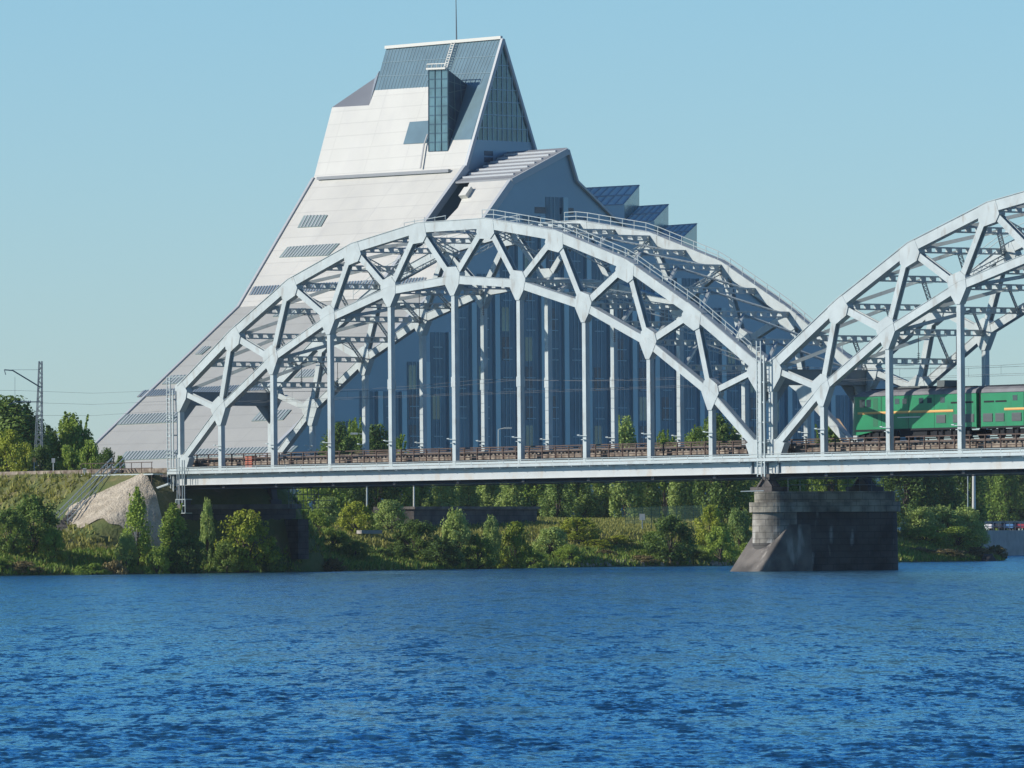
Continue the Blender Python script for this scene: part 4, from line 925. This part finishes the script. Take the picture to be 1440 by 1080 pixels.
CAT = {'tree': 'tree', 'maple': 'tree', 'poplar': 'tree', 'birch': 'tree'}
TG = {'a': 'trees and shrubs at the left edge behind the railway', 'b': 'shrubs along the near waterline', 'c': 'shrubs behind the bridge', 'd': 'trees behind the bridge', 'e': 'trees and shrubs right of the pier'}
vi = 0
def veg(kind, x, Y, ytop, wpx, label, grp, sink=0.15, zb=None):
    global vi
    sh, m, rx, hz, n, leaf = KP[kind]; me, tm, rx, hz = proto(kind, sh, m, rx, hz, n, leaf, vi % 2); vi += 1
    g_ = pix(x, 700, Y); z = (tz(g_.x, Y) if zb is None else zb)-sink; top = pix(x, ytop, Y).z
    hgt = max(0.8, top-z); sx = (wpx/2/F*Y)/(rx*0.84); nm = {'tree': 'broadleaf_tree', 'maple': 'broadleaf_tree', 'poplar': 'poplar_tree', 'birch': 'young_tree'}.get(kind, 'shrub')
    root = thing(nm, (g_.x, Y, z), label, 'tree' if kind in CAT else 'shrub', TG[grp])
    root.scale = (sx, sx, hgt/hz*0.98); root.rotation_euler = (0, 0, random.uniform(0, 6.28))
    for nme, md in (('crown', me), ('trunk', tm)):
        o = bpy.data.objects.new(nme, md); scn.collection.objects.link(o); o.parent = root
    return root
# left, on and behind the embankment
veg('tree', 14, 770, 563, 120, 'big dark tree at the left picture edge beside the lattice mast', 'a', zb=6)
veg('tree', -22, 775, 572, 90, 'dark tree cut by the left picture edge, left of the big one', 'a', zb=6)
veg('maple', 100, 775, 586, 84, 'rounded green tree right of the lattice mast', 'a', zb=6)
veg('tree', 72, 790, 604, 50, 'small dark tree between the lattice mast and the rounded tree', 'a', zb=6)
veg('yellow', 14, 735, 608, 56, 'light green bush at the far left on the railway embankment', 'a', zb=8.5)
veg('darkbush', 58, 738, 628, 40, 'low bush at the foot of the lattice mast', 'a', zb=8.5)
veg('yellow', 36, 742, 625, 34, 'small yellowish bush left of the lattice mast foot', 'a', zb=8.5)
veg('bush', 98, 738, 628, 44, 'low green bush under the rounded tree', 'a', zb=8.5)
veg('bush', 128, 735, 622, 40, 'green bush where the white roof meets the ground', 'a', zb=8.5)
veg('darkbush', 151, 733, 632, 34, 'dark low bush below the white roof tip', 'a', zb=8.5)
veg('bush', 170, 731, 643, 22, 'smallest bush right below the white roof tip', 'a', zb=8.5)
veg('darkbush', -12, 736, 622, 40, 'dark bush cut by the left edge on the embankment', 'a', zb=8.5)
# near waterline, left
veg('darkbush', 46, 684, 700, 88, 'large dark bush on the bank, second from the left edge', 'b')
veg('darkbush', 12, 680, 716, 60, 'dark bush at the left picture edge by the water', 'b')
veg('bush', 74, 681, 745, 44, 'lower bush leaning on the right of the large dark one', 'b')
veg('birch', 193, 688, 690, 50, 'slender young tree in front of the gravel slope', 'b')
veg('willow', 178, 686, 752, 40, 'low grey green bush at the foot of the slender young tree', 'b')
veg('birch', 244, 690, 712, 58, 'young tree in front of the abutment, right of the slender one', 'b')
veg('darkbush', 262, 689, 748, 60, 'dark bush under the abutment by the water', 'b')
veg('willow', 291, 697, 704, 28, 'thin upright sapling against the dark abutment', 'b')
veg('yellow', 345, 698, 721, 88, 'bright yellow green bush in front of the dark abutment', 'b')
veg('darkbush', 318, 696, 762, 50, 'dark low bush left of the bright yellow green one', 'b')
veg('darkbush', 380, 699, 762, 40, 'dark low bush right of the bright yellow green one', 'b')
veg('bush', 222, 684, 770, 40, 'small bush between the two young trees by the water', 'b')
veg('dry', 466, 710, 786, 40, 'small dry shrub at the waterline below the bridge shadow', 'b')
veg('bush', 128, 676, 793, 60, 'flat green shrub at the waterline below the grass', 'b')
veg('dry', 160, 677, 790, 46, 'flat dry shrub at the waterline below the grass', 'b')
veg('dry', 30, 672, 790, 60, 'flat dry shrub below the large dark bush', 'b')
veg('bush', -4, 671, 786, 50, 'flat green shrub in the bottom left corner of the bank', 'b')
# behind the bridge, shrubs
lst = [('bush', 468, 726, 738, 66, 'green bush at the far side of the bridge shadow'), ('darkbush', 500, 724, 755, 60, 'dark low bush in the middle of the bridge shadow by the water'), ('bush', 445, 740, 712, 50, 'bush against the abutment wing wall'), ('darkbush', 535, 732, 768, 54, 'low dark bush at the right end of the deep shadow'), ('yellow', 500, 752, 702, 66, 'yellow green bush right of the abutment shadow'), ('willow', 458, 760, 696, 60, 'grey green bush beside the abutment wing wall'),
 ('darkbush', 585, 742, 728, 84, 'dark bush left of the old stone block'), ('willow', 548, 765, 700, 70, 'tall grey green bush under the lamp pole'),
 ('willow', 640, 745, 712, 66, 'tall pale bush hiding the middle of the old stone block'), ('darkbush', 622, 738, 752, 76, 'dark bush at the water below the old stone block'),
 ('bush', 672, 745, 748, 60, 'green bush below the stone block, right of the tall pale one'), ('yellow', 725, 750, 732, 64, 'yellow green round bush at the right end of the stone block'),
 ('willow', 690, 748, 722, 46, 'narrow pale bush in front of the stone block'), ('willow', 775, 770, 738, 70, 'grey green bush right of the stone block'),
 ('yellow', 812, 782, 724, 84, 'wide yellowish bush under the tree wall'), ('bush', 800, 768, 762, 56, 'low green bush by the water, left of the rocks'),
 ('yellow', 838, 780, 754, 60, 'yellow green low bush above the rocks'), ('yellow', 870, 785, 748, 50, 'bright low bush between the rocks and the big dark one'),
 ('darkbush', 942, 778, 722, 86, 'big dark rounded bush left of the pier by the water'), ('bush', 918, 782, 744, 60, 'green bush at the left flank of the big dark rounded one'),
 ('yellow', 998, 795, 708, 60, 'yellow green bush left of the pier, under the tree wall'), ('bush', 1012, 785, 738, 60, 'green bush beside the pier at the water'),
 ('darkbush', 978, 783, 768, 56, 'low dark bush at the water near the pier'), ('willow', 1040, 800, 712, 56, 'grey green bush partly behind the pier'),
 ('bush', 745, 758, 768, 60, 'low bush at the end of the bridge shadow'), ('darkbush', 560, 736, 762, 60, 'dark bush in the bridge shadow by the water'),
 ('bush', 520, 760, 738, 56, 'green bush right of the abutment behind the shadow'), ('dry', 900, 776, 776, 60, 'dry brownish shrub on the rocks'),
 ('dry', 850, 776, 778, 40, 'small dry shrub left of the dry one on the rocks'), ('bush', 1050, 792, 760, 50, 'low bush touching the pier foot')]
for a in lst: veg(a[0], a[1], a[2], a[3]+5, a[4]*0.84, a[5], 'c')
# tree wall behind the bridge
wall = [(452, 'maple', 640), (478, 'tree', 600), (500, 'maple', 596), (528, 'tree', 603), (552, 'maple', 618), (590, 'poplar', 655), (622, 'poplar', 650), (655, 'poplar', 655), (690, 'poplar', 648), (722, 'poplar', 652), (752, 'maple', 650),
        (782, 'poplar', 648), (812, 'poplar', 650), (842, 'poplar', 640), (880, 'poplar', 592), (908, 'poplar', 640), (935, 'maple', 612), (962, 'poplar', 622), (990, 'maple', 596), (1012, 'tree', 588), (1040, 'poplar', 606), (1068, 'poplar', 632), (1098, 'maple', 648), (1128, 'poplar', 645), (1150, 'maple', 640), (1170, 'maple', 600), (1195, 'tree', 625)]
for i, (x, k, yt) in enumerate(wall):
    nm = {'maple': 'green broad crown', 'tree': 'dark broad crown', 'poplar': 'narrow grey green crown'}[k]
    od = ['first', 'second', 'third', 'fourth', 'fifth', 'sixth', 'seventh', 'eighth', 'ninth', 'tenth', 'eleventh', 'twelfth', 'thirteenth', 'fourteenth'][i % 14]
    side_ = 'left' if i < 14 else 'right'
    if side_ == 'right': od = ['first', 'second', 'third', 'fourth', 'fifth', 'sixth', 'seventh', 'eighth', 'ninth', 'tenth', 'eleventh', 'twelfth', 'thirteenth', 'fourteenth'][len(wall)-1-i]
    veg(k, x, 845+(i*13) % 35, yt, 74 if k != 'poplar' else 54, '%s tree from the %s in the row behind the bridge, with %s' % (od, side_, nm), 'd', zb=3.6)
for i, (x, yt) in enumerate(((572, 648), (604, 645), (640, 652), (674, 646), (708, 650), (740, 645))):
    veg('tree', x, 905+9*i, yt, 66, ['first', 'second', 'third', 'fourth', 'fifth', 'sixth'][i]+' dark tree from the left in the back row behind the old stone block', 'd', zb=3.6)
# right of the pier
rt = [('tree', 1275, 960, 640, 90, 'dark tall tree just right of the pier'), ('tree', 1312, 965, 640, 80, 'dark tree between the pier and the white pole'), ('tree', 1350, 985, 636, 76, 'dark tree directly behind the white pole'),
 ('maple', 1412, 1180, 655, 56, 'yellowish tree above the quay at the right'), ('tree', 1385, 1200, 650, 60, 'dark tree above the quay right of the white pole'), ('tree', 1445, 1200, 650, 60, 'dark tree at the right picture edge above the quay'),
 ('willow', 1290, 876, 715, 66, 'light green willow bush next to the pier'), ('willow', 1325, 880, 712, 78, 'tallest willow bush left of the white pole'), ('willow', 1358, 882, 716, 66, 'willow bush around the foot of the white pole'),
 ('bush', 1302, 870, 740, 70, 'dense green bush in front of the willows next to the pier'), ('bush', 1345, 874, 742, 70, 'dense green bush in front of the willows further right'), ('willow', 1376, 884, 738, 36, 'small willow bush at the right end of the spit'),
 ('dry', 1290, 858, 772, 60, 'dry reeds clump right beside the pier'), ('dry', 1330, 862, 772, 60, 'dry reeds clump in the middle of the spit'), ('dry', 1372, 868, 770, 50, 'dry reeds clump by the dark boulder'), ('dry', 1400, 874, 768, 40, 'orange brown reeds clump at the tip of the spit')]
for a in rt:
    zb = 2.8 if a[2] > 900 else None
    veg(*a, 'e', zb=zb)
# ground cover: grass tufts over the banks
def grass(name, n, seed, test, m, hgt=0.55):
    r = np.random.default_rng(seed); pts = []
    while len(pts) < n:
        Yv = r.uniform(655, 900, 4000); Xv = Yv*r.uniform(-0.078, 0.075, 4000); d = shore_dist(Xv, Yv); zz = terr(Xv, Yv)
        ok = (d > 0.2) & (d < 60) & test(Xv, Yv, d, zz, r)
        pts += [(a, b, c) for a, b, c in zip(Xv[ok], Yv[ok], zz[ok])]
    P = np.array(pts[:n]); k = 3; P = np.repeat(P, k, 0)+np.concatenate([r.normal(size=(n*k, 2))*0.25, np.zeros((n*k, 1))], 1)
    a = r.uniform(0, np.pi, n*k); w = 0.10+0.12*r.random(n*k); h = hgt*(0.5+r.random(n*k)); dx, dy = np.cos(a)*w, np.sin(a)*w; lx, ly = r.normal(size=n*k)*0.2, r.normal(size=n*k)*0.2
    V = np.stack([P+np.stack([-dx, -dy, -0.1+0*h], 1), P+np.stack([dx, dy, -0.1+0*h], 1), P+np.stack([lx, ly, h], 1)], 1).reshape(-1, 3).astype(np.float32); N_ = len(V)
    me = bpy.data.meshes.new(name); me.vertices.add(N_); me.vertices.foreach_set('co', V.ravel()); me.loops.add(N_); me.loops.foreach_set('vertex_index', np.arange(N_, dtype=np.int32)); me.polygons.add(N_//3)
    me.polygons.foreach_set('loop_start', np.arange(0, N_, 3, dtype=np.int32)); me.polygons.foreach_set('loop_total', np.full(N_//3, 3, dtype=np.int32)); me.update(calc_edges=True)
    me.materials.append(M[m]); o = bpy.data.objects.new(name, me); scn.collection.objects.link(o); return o
def st_of(x, y): return (x-ORG.x)*DV.x+(y-ORG.y)*DV.y, (x-ORG.x)*PV.x+(y-ORG.y)*PV.y
def okg(x, y, d, z, r):
    s, t = st_of(x, y); rr__ = np.hypot(np.maximum(0, -2-t), np.maximum(0, s+2.2)); return ~((s > -10.5) & (s < 6) & (t > -9.5) & (t < 0) & (rr__ < 8.4)) & ~((t > -2.2) & (t < 13) & (s < 3.5))
tag(grass('bank_grass', 42000, 1, okg, 'leaf_grass', 0.36), 'rough yellow green grass covering the river banks and the embankment', 'grass', kind='stuff')
tag(grass('waterside_weeds', 16000, 2, lambda x, y, d, z, r: okg(x, y, d, z, r) & (d < 7), 'leaf_mid', 0.4), 'tall green weeds along the waterline', 'weeds', kind='stuff')
# rocks along the waterline left of the pier and rubble under the bridge
def rock(mb, c, r_, rr_):
    v = []; 
    for i in range(7):
        a = 2*math.pi*i/7; v.append(Vector(c)+Vector((math.cos(a)*r_*rr_.uniform(0.7, 1.2), math.sin(a)*r_*rr_.uniform(0.7, 1.2), -0.2)))
    for i in range(7):
        a = 2*math.pi*i/7+0.3; v.append(Vector(c)+Vector((math.cos(a)*r_*rr_.uniform(0.4, 0.8), math.sin(a)*r_*rr_.uniform(0.4, 0.8), r_*rr_.uniform(0.4, 0.8))))
    mb.add(v, [(i, (i+1) % 7, 7+(i+1) % 7, 7+i) for i in range(7)]+[tuple(range(7, 14))])
rr_ = random.Random(4); mb = MB()
for i in range(170):
    x = rr_.uniform(790, 1030); f = (x-760)/280; Yv = 762+24*f+rr_.uniform(0.2, 2.5); q_ = pix(x, 700, Yv); rock(mb, (q_.x, Yv, max(0.0, tz(q_.x, Yv))), rr_.uniform(0.15, 0.5), rr_)
for i in range(240):
    x = rr_.uniform(385, 470); q_ = pix(x, 700, 716+rr_.uniform(0, 14)); rock(mb, (q_.x, q_.y, tz(q_.x, q_.y)), rr_.uniform(0.12, 0.35), rr_)
tag(mb.build('shore_rubble', 'rubble', origin=(0, 0, 0)), 'broken stones and rubble along the waterline and under the bridge', 'rubble', kind='stuff')
mb = MB(); q_ = pix(1388, 700, 866); rock(mb, (q_.x, q_.y, 0.1), 1.0, rr_); tag(mb.build('boulder', 'stone_dark', origin=q_), 'dark boulder at the water by the end of the spit', 'boulder')
# old stone block behind the bridge
ob = pix(668, 727, 790); mb = MB(); a, b = pix(582, 716, 778), pix(755, 717, 800); dvec = (b-a); dvec.z = 0; n_ = Vector((-dvec.y, dvec.x, 0)).normalized()
q = [Vector((a.x, a.y, 2.0)), Vector((b.x, b.y, 2.0)), Vector((b.x, b.y, 2.0))+n_*5, Vector((a.x, a.y, 2.0))+n_*5]; mb.hexa(q+[Vector((v.x, v.y, a.z)) for v in q])
o = thing('stone_block', a, 'old dark stone pier stump overgrown with bushes behind the bridge', 'ruin'); mb.build('stone_base', 'stone_dark', o)
mb = MB(); q2 = [Vector((v.x, v.y, a.z)) for v in (q[0]-n_*0.3-dvec.normalized()*0.3, q[1]-n_*0.3+dvec.normalized()*0.3, q[2], q[3])]; mb.hexa(q2+[v+UP*0.28 for v in q2]); mb.build('cap_slab', 'brown_stone', o)
mb = MB(); a = pix(505, 748, 742); mb.beam(a, pix(534, 748, 743), UP, 0.35, 1.2); tag(mb.build('concrete_slab', 'concrete', origin=a), 'pale concrete slab lying on the bank right of the abutment shadow', 'slab')

# ------------------------------------------------------------------ poles, masts, signs
mt = thing('catenary_mast', pix(56, 652, 742), 'tall lattice overhead line mast with long bracket arm at the left', 'mast')
mb = MB(); b0 = pix(54, 655, 742); t0_ = pix(57, 508, 742); ax = Vector((0.8, -0.2, 0)).normalized(); ay = Vector((0.2, 0.8, 0)).normalized(); n = 22
for sx in (-1, 1):
    for sy in (-1, 1): mb.beam(b0+ax*sx*0.36+ay*sy*0.3, t0_+ax*sx*0.14+ay*sy*0.12, ax, 0.08, 0.08)
for i in range(n):
    f0, f1 = i/n, (i+1)/n; w0, w1 = 0.36-0.22*f0, 0.36-0.22*f1; c0, c1_ = b0+(t0_-b0)*f0, b0+(t0_-b0)*f1; sg = 1 if i % 2 else -1
    for sy in (-1, 1): mb.beam(c0+ax*sg*w0+ay*sy*w0*0.8, c1_-ax*sg*w1+ay*sy*w1*0.8, ax, 0.05, 0.05)
    mb.beam(c0+ay*sg*w0+ax*w0, c1_-ay*sg*w1+ax*w1, ax, 0.05, 0.05)
mb.build('lattice_pole', 'steel_dark', mt)
mb = MB(); mb.tube(pix(56, 544, 742), pix(18, 521, 738), 0.07, 6); mb.tube(pix(18, 521, 738), pix(6, 520, 737), 0.06, 6); mb.tube(pix(6, 520, 737), pix(8, 527, 737), 0.05); mb.tube(pix(56, 520, 742), pix(16, 520, 738), 0.02, 4); mb.build('bracket_arm', 'steel_dark', mt)
mb = MB(); mb.tube(pix(56, 565, 742), pix(22, 565, 739), 0.045, 5); mb.tube(pix(22, 565, 739), pix(12, 569, 738), 0.04, 5); mb.tube(pix(21, 530, 739), pix(21, 565, 739), 0.02, 4)
for i in range(5): a = pix(30+i*3, 565, 740); mb.tube(a, a+Vector((0.1, 0, 0)), 0.13, 8)
mb.build('steady_arm', 'steel_dark', mt)
wr_ = MB()
for (y0, y1) in ((565.5, 566), (584, 579), (549, 551)):
    pts = [pix(-40, y0, 737), pix(22, y0, 739), H(0.4, 7.25, 0) if False else pix(130, (y0+y1)/2+3, 740), pix(262, y1-3, 712)]
    for a, b in zip(pts, pts[1:]): wr_.tube(a, b, 0.014, 4)
tag(wr_.build('overhead_wire', 'wire', origin=pix(56, 565, 740)), 'thin overhead wires running from the lattice mast to the bridge', 'wire')
def pole(name, x, y0, y1, Y, r_, label, m='white_paint', head=None):
    a = pix(x, y0, Y); a.z = tz(a.x, a.y)-0.1 if Y < 900 else a.z; b = pix(x, y1, Y); o = thing(name, a, label, 'pole' if head is None else 'lamp'); mb = MB(); mb.tube(a, b, r_, 8, r_*0.8); mb.build('post', m, o)
    if head:
        mb = MB(); mb.tube(b, b+Vector((head*0.9, 0, 0.2)), 0.06, 6); c = b+Vector((head*0.9, 0, 0.2)); mb.hexa([c+Vector((dx, dy, dz)) for dz in (-0.12, 0.1) for dx, dy in ((-0.1, -0.2), (head*0.9, -0.2), (head*0.9, 0.2), (-0.1, 0.2))]); mb.build('lamp_head', 'white_paint', o)
    return o
pole('street_lamp', 582, 715, 636, 800, 0.10, 'white lamp pole behind the bridge above the old stone block', head=-1)
pole('street_lamp', 516, 720, 612, 812, 0.10, 'pale street lamp in front of the dark trees left of the white pole', 'galv', head=-1)
pole('flag_pole', 1369.5, 716, 640, 900, 0.22, 'thick white pole rising from the willow bushes right of the pier')
pole('thin_pole', 1361, 716, 640, 905, 0.07, 'thin grey pole just left of the thick white pole', 'galv')
pole('street_lamp', 701, 650, 604, 1000, 0.10, 'pale lamp pole in front of the shaded library facade', 'galv', head=1)
sg = thing('notice_board', pix(903, 740, 806), 'small white square notice on the green fence behind the shrubs', 'sign')
mb = MB(); a = pix(903, 727, 806); mb.hexa([a+Vector((dx, dy, dz)) for dz in (-0.35, 0.35) for dx, dy in ((-0.3, -0.03), (0.3, -0.03), (0.3, 0.03), (-0.3, 0.03))]); mb.build('panel', 'white_paint', sg)
mb = MB(); mb.tube(a-UP*2, a, 0.04); mb.build('post', 'galv', sg)
# green fence
mat('fence_green', (0.03, 0.10, 0.07), 0.6)
fn = thing('mesh_fence', pix(930, 740, 812), 'thin green mesh fence in front of the tree row left of the pier', 'fence'); mb = MB(); a, b = pix(880, 738, 808), pix(1010, 733, 822)
for i in range(12): c = a+(b-a)*(i/11); mb.tube(Vector((c.x, c.y, c.z-1)), Vector((c.x, c.y, c.z+1.9)), 0.05, 4)
mb.build('fence_post', 'fence_green', fn); mb = MB()
for i in range(7): mb.tube(a+UP*(0.2+i*0.27), b+UP*(0.2+i*0.27), 0.012, 3)
for i in range(110): c = a+(b-a)*(i/109); mb.tube(c+UP*0.1, c+UP*1.85, 0.012, 3)
mb.build('fence_mesh', 'fence_green', fn)
# cabinets on the deck
for (s_, t_, w_, h_, m, nm, lb, cat) in ((10.4, 1.6, 1.1, 1.05, 'red_cabinet', 'equipment_cabinet', 'orange red equipment cabinet on the deck near the left end of the bridge', 'cabinet'), (14.6, 1.9, 0.5, 1.1, 'white_paint', 'equipment_cabinet', 'narrow white equipment cabinet on the deck right of the red one', 'cabinet'), (49.9, 1.9, 0.55, 0.55, 'white_paint', 'equipment_cabinet', 'small white box on the deck in the middle of the left span', 'cabinet')):
    o = thing(nm, W(s_, t_, DECK-0.12), lb, cat); mb = MB(); mb.box(s_-w_/2, s_+w_/2, t_-0.3, t_+0.3, DECK-0.115, DECK+h_-0.1); mb.build('casing', m, o)
    mb = MB(); mb.box(s_-w_/2-0.05, s_+w_/2+0.05, t_-0.35, t_+0.35, DECK+h_-0.1, DECK+h_-0.04); mb.build('lid', m, o)
# small trackside objects on the left embankment
for (x, y, Y, m, lb) in ((119, 662, 712, 'white_paint', 'small signal lamp on a short post left of the stairs'), (75, 648, 733, 'white_paint', 'short white marker post beside the track'), (48, 647, 735, 'loco_yellow', 'small yellow marker plate beside the track')):
    a = pix(x, y, Y); o = thing('marker_post', Vector((a.x, a.y, tz(a.x, a.y))), lb, 'marker'); mb = MB(); mb.tube(Vector((a.x, a.y, tz(a.x, a.y)-0.2)), a, 0.06); mb.build('post', 'galv', o)
    mb = MB(); mb.hexa([a+Vector((dx, dy, dz)) for dz in (-0.2, 0.25) for dx, dy in ((-0.17, -0.06), (0.17, -0.06), (0.17, 0.06), (-0.17, 0.06))]); mb.build('head', m, o)
# wooden ramp beside the locomotive front
pa, pb, pc, pd = pix(1168, 590, 735), pix(1180, 592, 734), pix(1204, 628, 722), pix(1188, 634, 722)
mb = MB(); mb.prism([pa, pb, pc, pd], UP*0.2); tag(mb.build('sloping_roof', 'orange_wood', origin=pa), 'tan sloping boarded surface beyond the deck left of the locomotive front', 'roof')

# quay at the right
qw = thing('quay_wall', pix(1410, 790, 1150), 'grey stone quay wall across the water at the right edge', 'wall')
a, b = pix(1374, 750, 1140), pix(1560, 748, 1190); mb = MB(); d_ = b-a; d_.z = 0; n_ = Vector((-d_.y, d_.x, 0)).normalized(); q = [Vector((v.x, v.y, -0.5)) for v in (a, b, b+n_*2, a+n_*2)]; mb.hexa(q+[Vector((v.x, v.y, 3.9)) for v in q]); mb.build('wall_face', 'concrete', qw)
mb = MB()
for i in range(26): c = a+(b-a)*(i/25); c.z = 3.9; mb.tube(c, c+UP*1.2, 0.07, 4)
for hh in (0.6, 1.2): mb.tube(Vector((a.x, a.y, 3.9+hh)), Vector((b.x, b.y, 3.9+hh)), 0.06, 4)
mb.build('quay_railing', 'steel_dark', qw)
def car(x, Y, z, m, lb):
    c = pix(x, 700, Y); c.z = z; o = thing('parked_car', c, lb, 'car', 'cars parked on the quay'); X_ = (b-a); X_.z = 0; X_.normalize(); Yn = Vector((-X_.y, X_.x, 0))
    P_ = lambda u, v, w_: c+X_*u+Yn*v+UP*w_
    mb = MB(); mb.prism([P_(-2.1, -0.85, 0.35), P_(2.1, -0.85, 0.35), P_(2.15, -0.85, 0.8), P_(1.2, -0.85, 0.95), P_(-2.0, -0.85, 0.98), P_(-2.15, -0.85, 0.7)], Yn*1.7); mb.build('body', m, o)
    mb = MB(); mb.prism([P_(-1.9, -0.7, 0.97), P_(1.1, -0.7, 0.95), P_(0.45, -0.65, 1.45), P_(-1.4, -0.65, 1.48)], Yn*1.4); mb.build('cabin', 'loco_glass', o)
    for u_ in (-1.35, 1.35):
        for v_ in (-0.86, 0.66): mb = MB(); mb.tube(P_(u_, v_, 0.32), P_(u_, v_+0.2, 0.32), 0.32, 14); mb.build('wheel', 'tyre', o)
for x, m, lb in ((1394, 'car_white', 'white parked car, leftmost on the quay'), (1408, 'car_dark', 'dark parked car between the white and the blue one on the quay'), (1424, 'car_blue', 'blue parked car on the quay'), (1441, 'car_red', 'dark red parked car at the right picture edge on the quay')):
    car(x, 1165, 3.9, m, lb)
mb = MB(); q = [Vector((v.x, v.y, 3.3)) for v in (a+n_*2.01, b+n_*2.01, b+n_*60, a+n_*60)]; mb.hexa(q+[Vector((v.x, v.y, 3.88)) for v in q]); tag(mb.build('quay_road', 'concrete', None, (0, 0, 0)), None, None, kind='structure')
# distant park greenery behind the quay
for i, (x, k, yt, Y) in enumerate(((1372, 'tree', 660, 1260), (1398, 'tree', 664, 1265), (1428, 'tree', 650, 1270), (1458, 'tree', 652, 1262))):
    veg(k, x, Y, yt, 56, ['dark tree far behind the quay, leftmost of the back row', 'second dark tree in the back row behind the quay', 'third dark tree in the back row behind the quay', 'last dark tree in the back row at the right edge'][i], 'e', zb=3.5)

# thin summer haze over the river
mb = MB(); mb.hexa([Vector(v) for v in ((-420, -40, -25), (420, -40, -25), (420, 1700, -25), (-420, 1700, -25), (-420, -40, 110), (420, -40, 110), (420, 1700, 110), (-420, 1700, 110))])
hz_ = bpy.data.materials.new('haze'); hz_.use_nodes = True; nt = hz_.node_tree; nt.nodes.remove(nt.nodes['Principled BSDF']); pv = nt.nodes.new('ShaderNodeVolumePrincipled')
pv.inputs['Density'].default_value = 0.00004; pv.inputs['Color'].default_value = (0.72, 0.86, 1.0, 1); pv.inputs['Anisotropy'].default_value = 0.0; nt.links.new(pv.outputs[0], nt.nodes['Material Output'].inputs['Volume'])
M['haze'] = hz_; tag(mb.build('haze', 'haze', None, (0, 0, 0)), 'thin pale blue summer haze over the river', 'haze', kind='stuff')
for o in scn.objects:
    if '_o' in o: del o['_o']
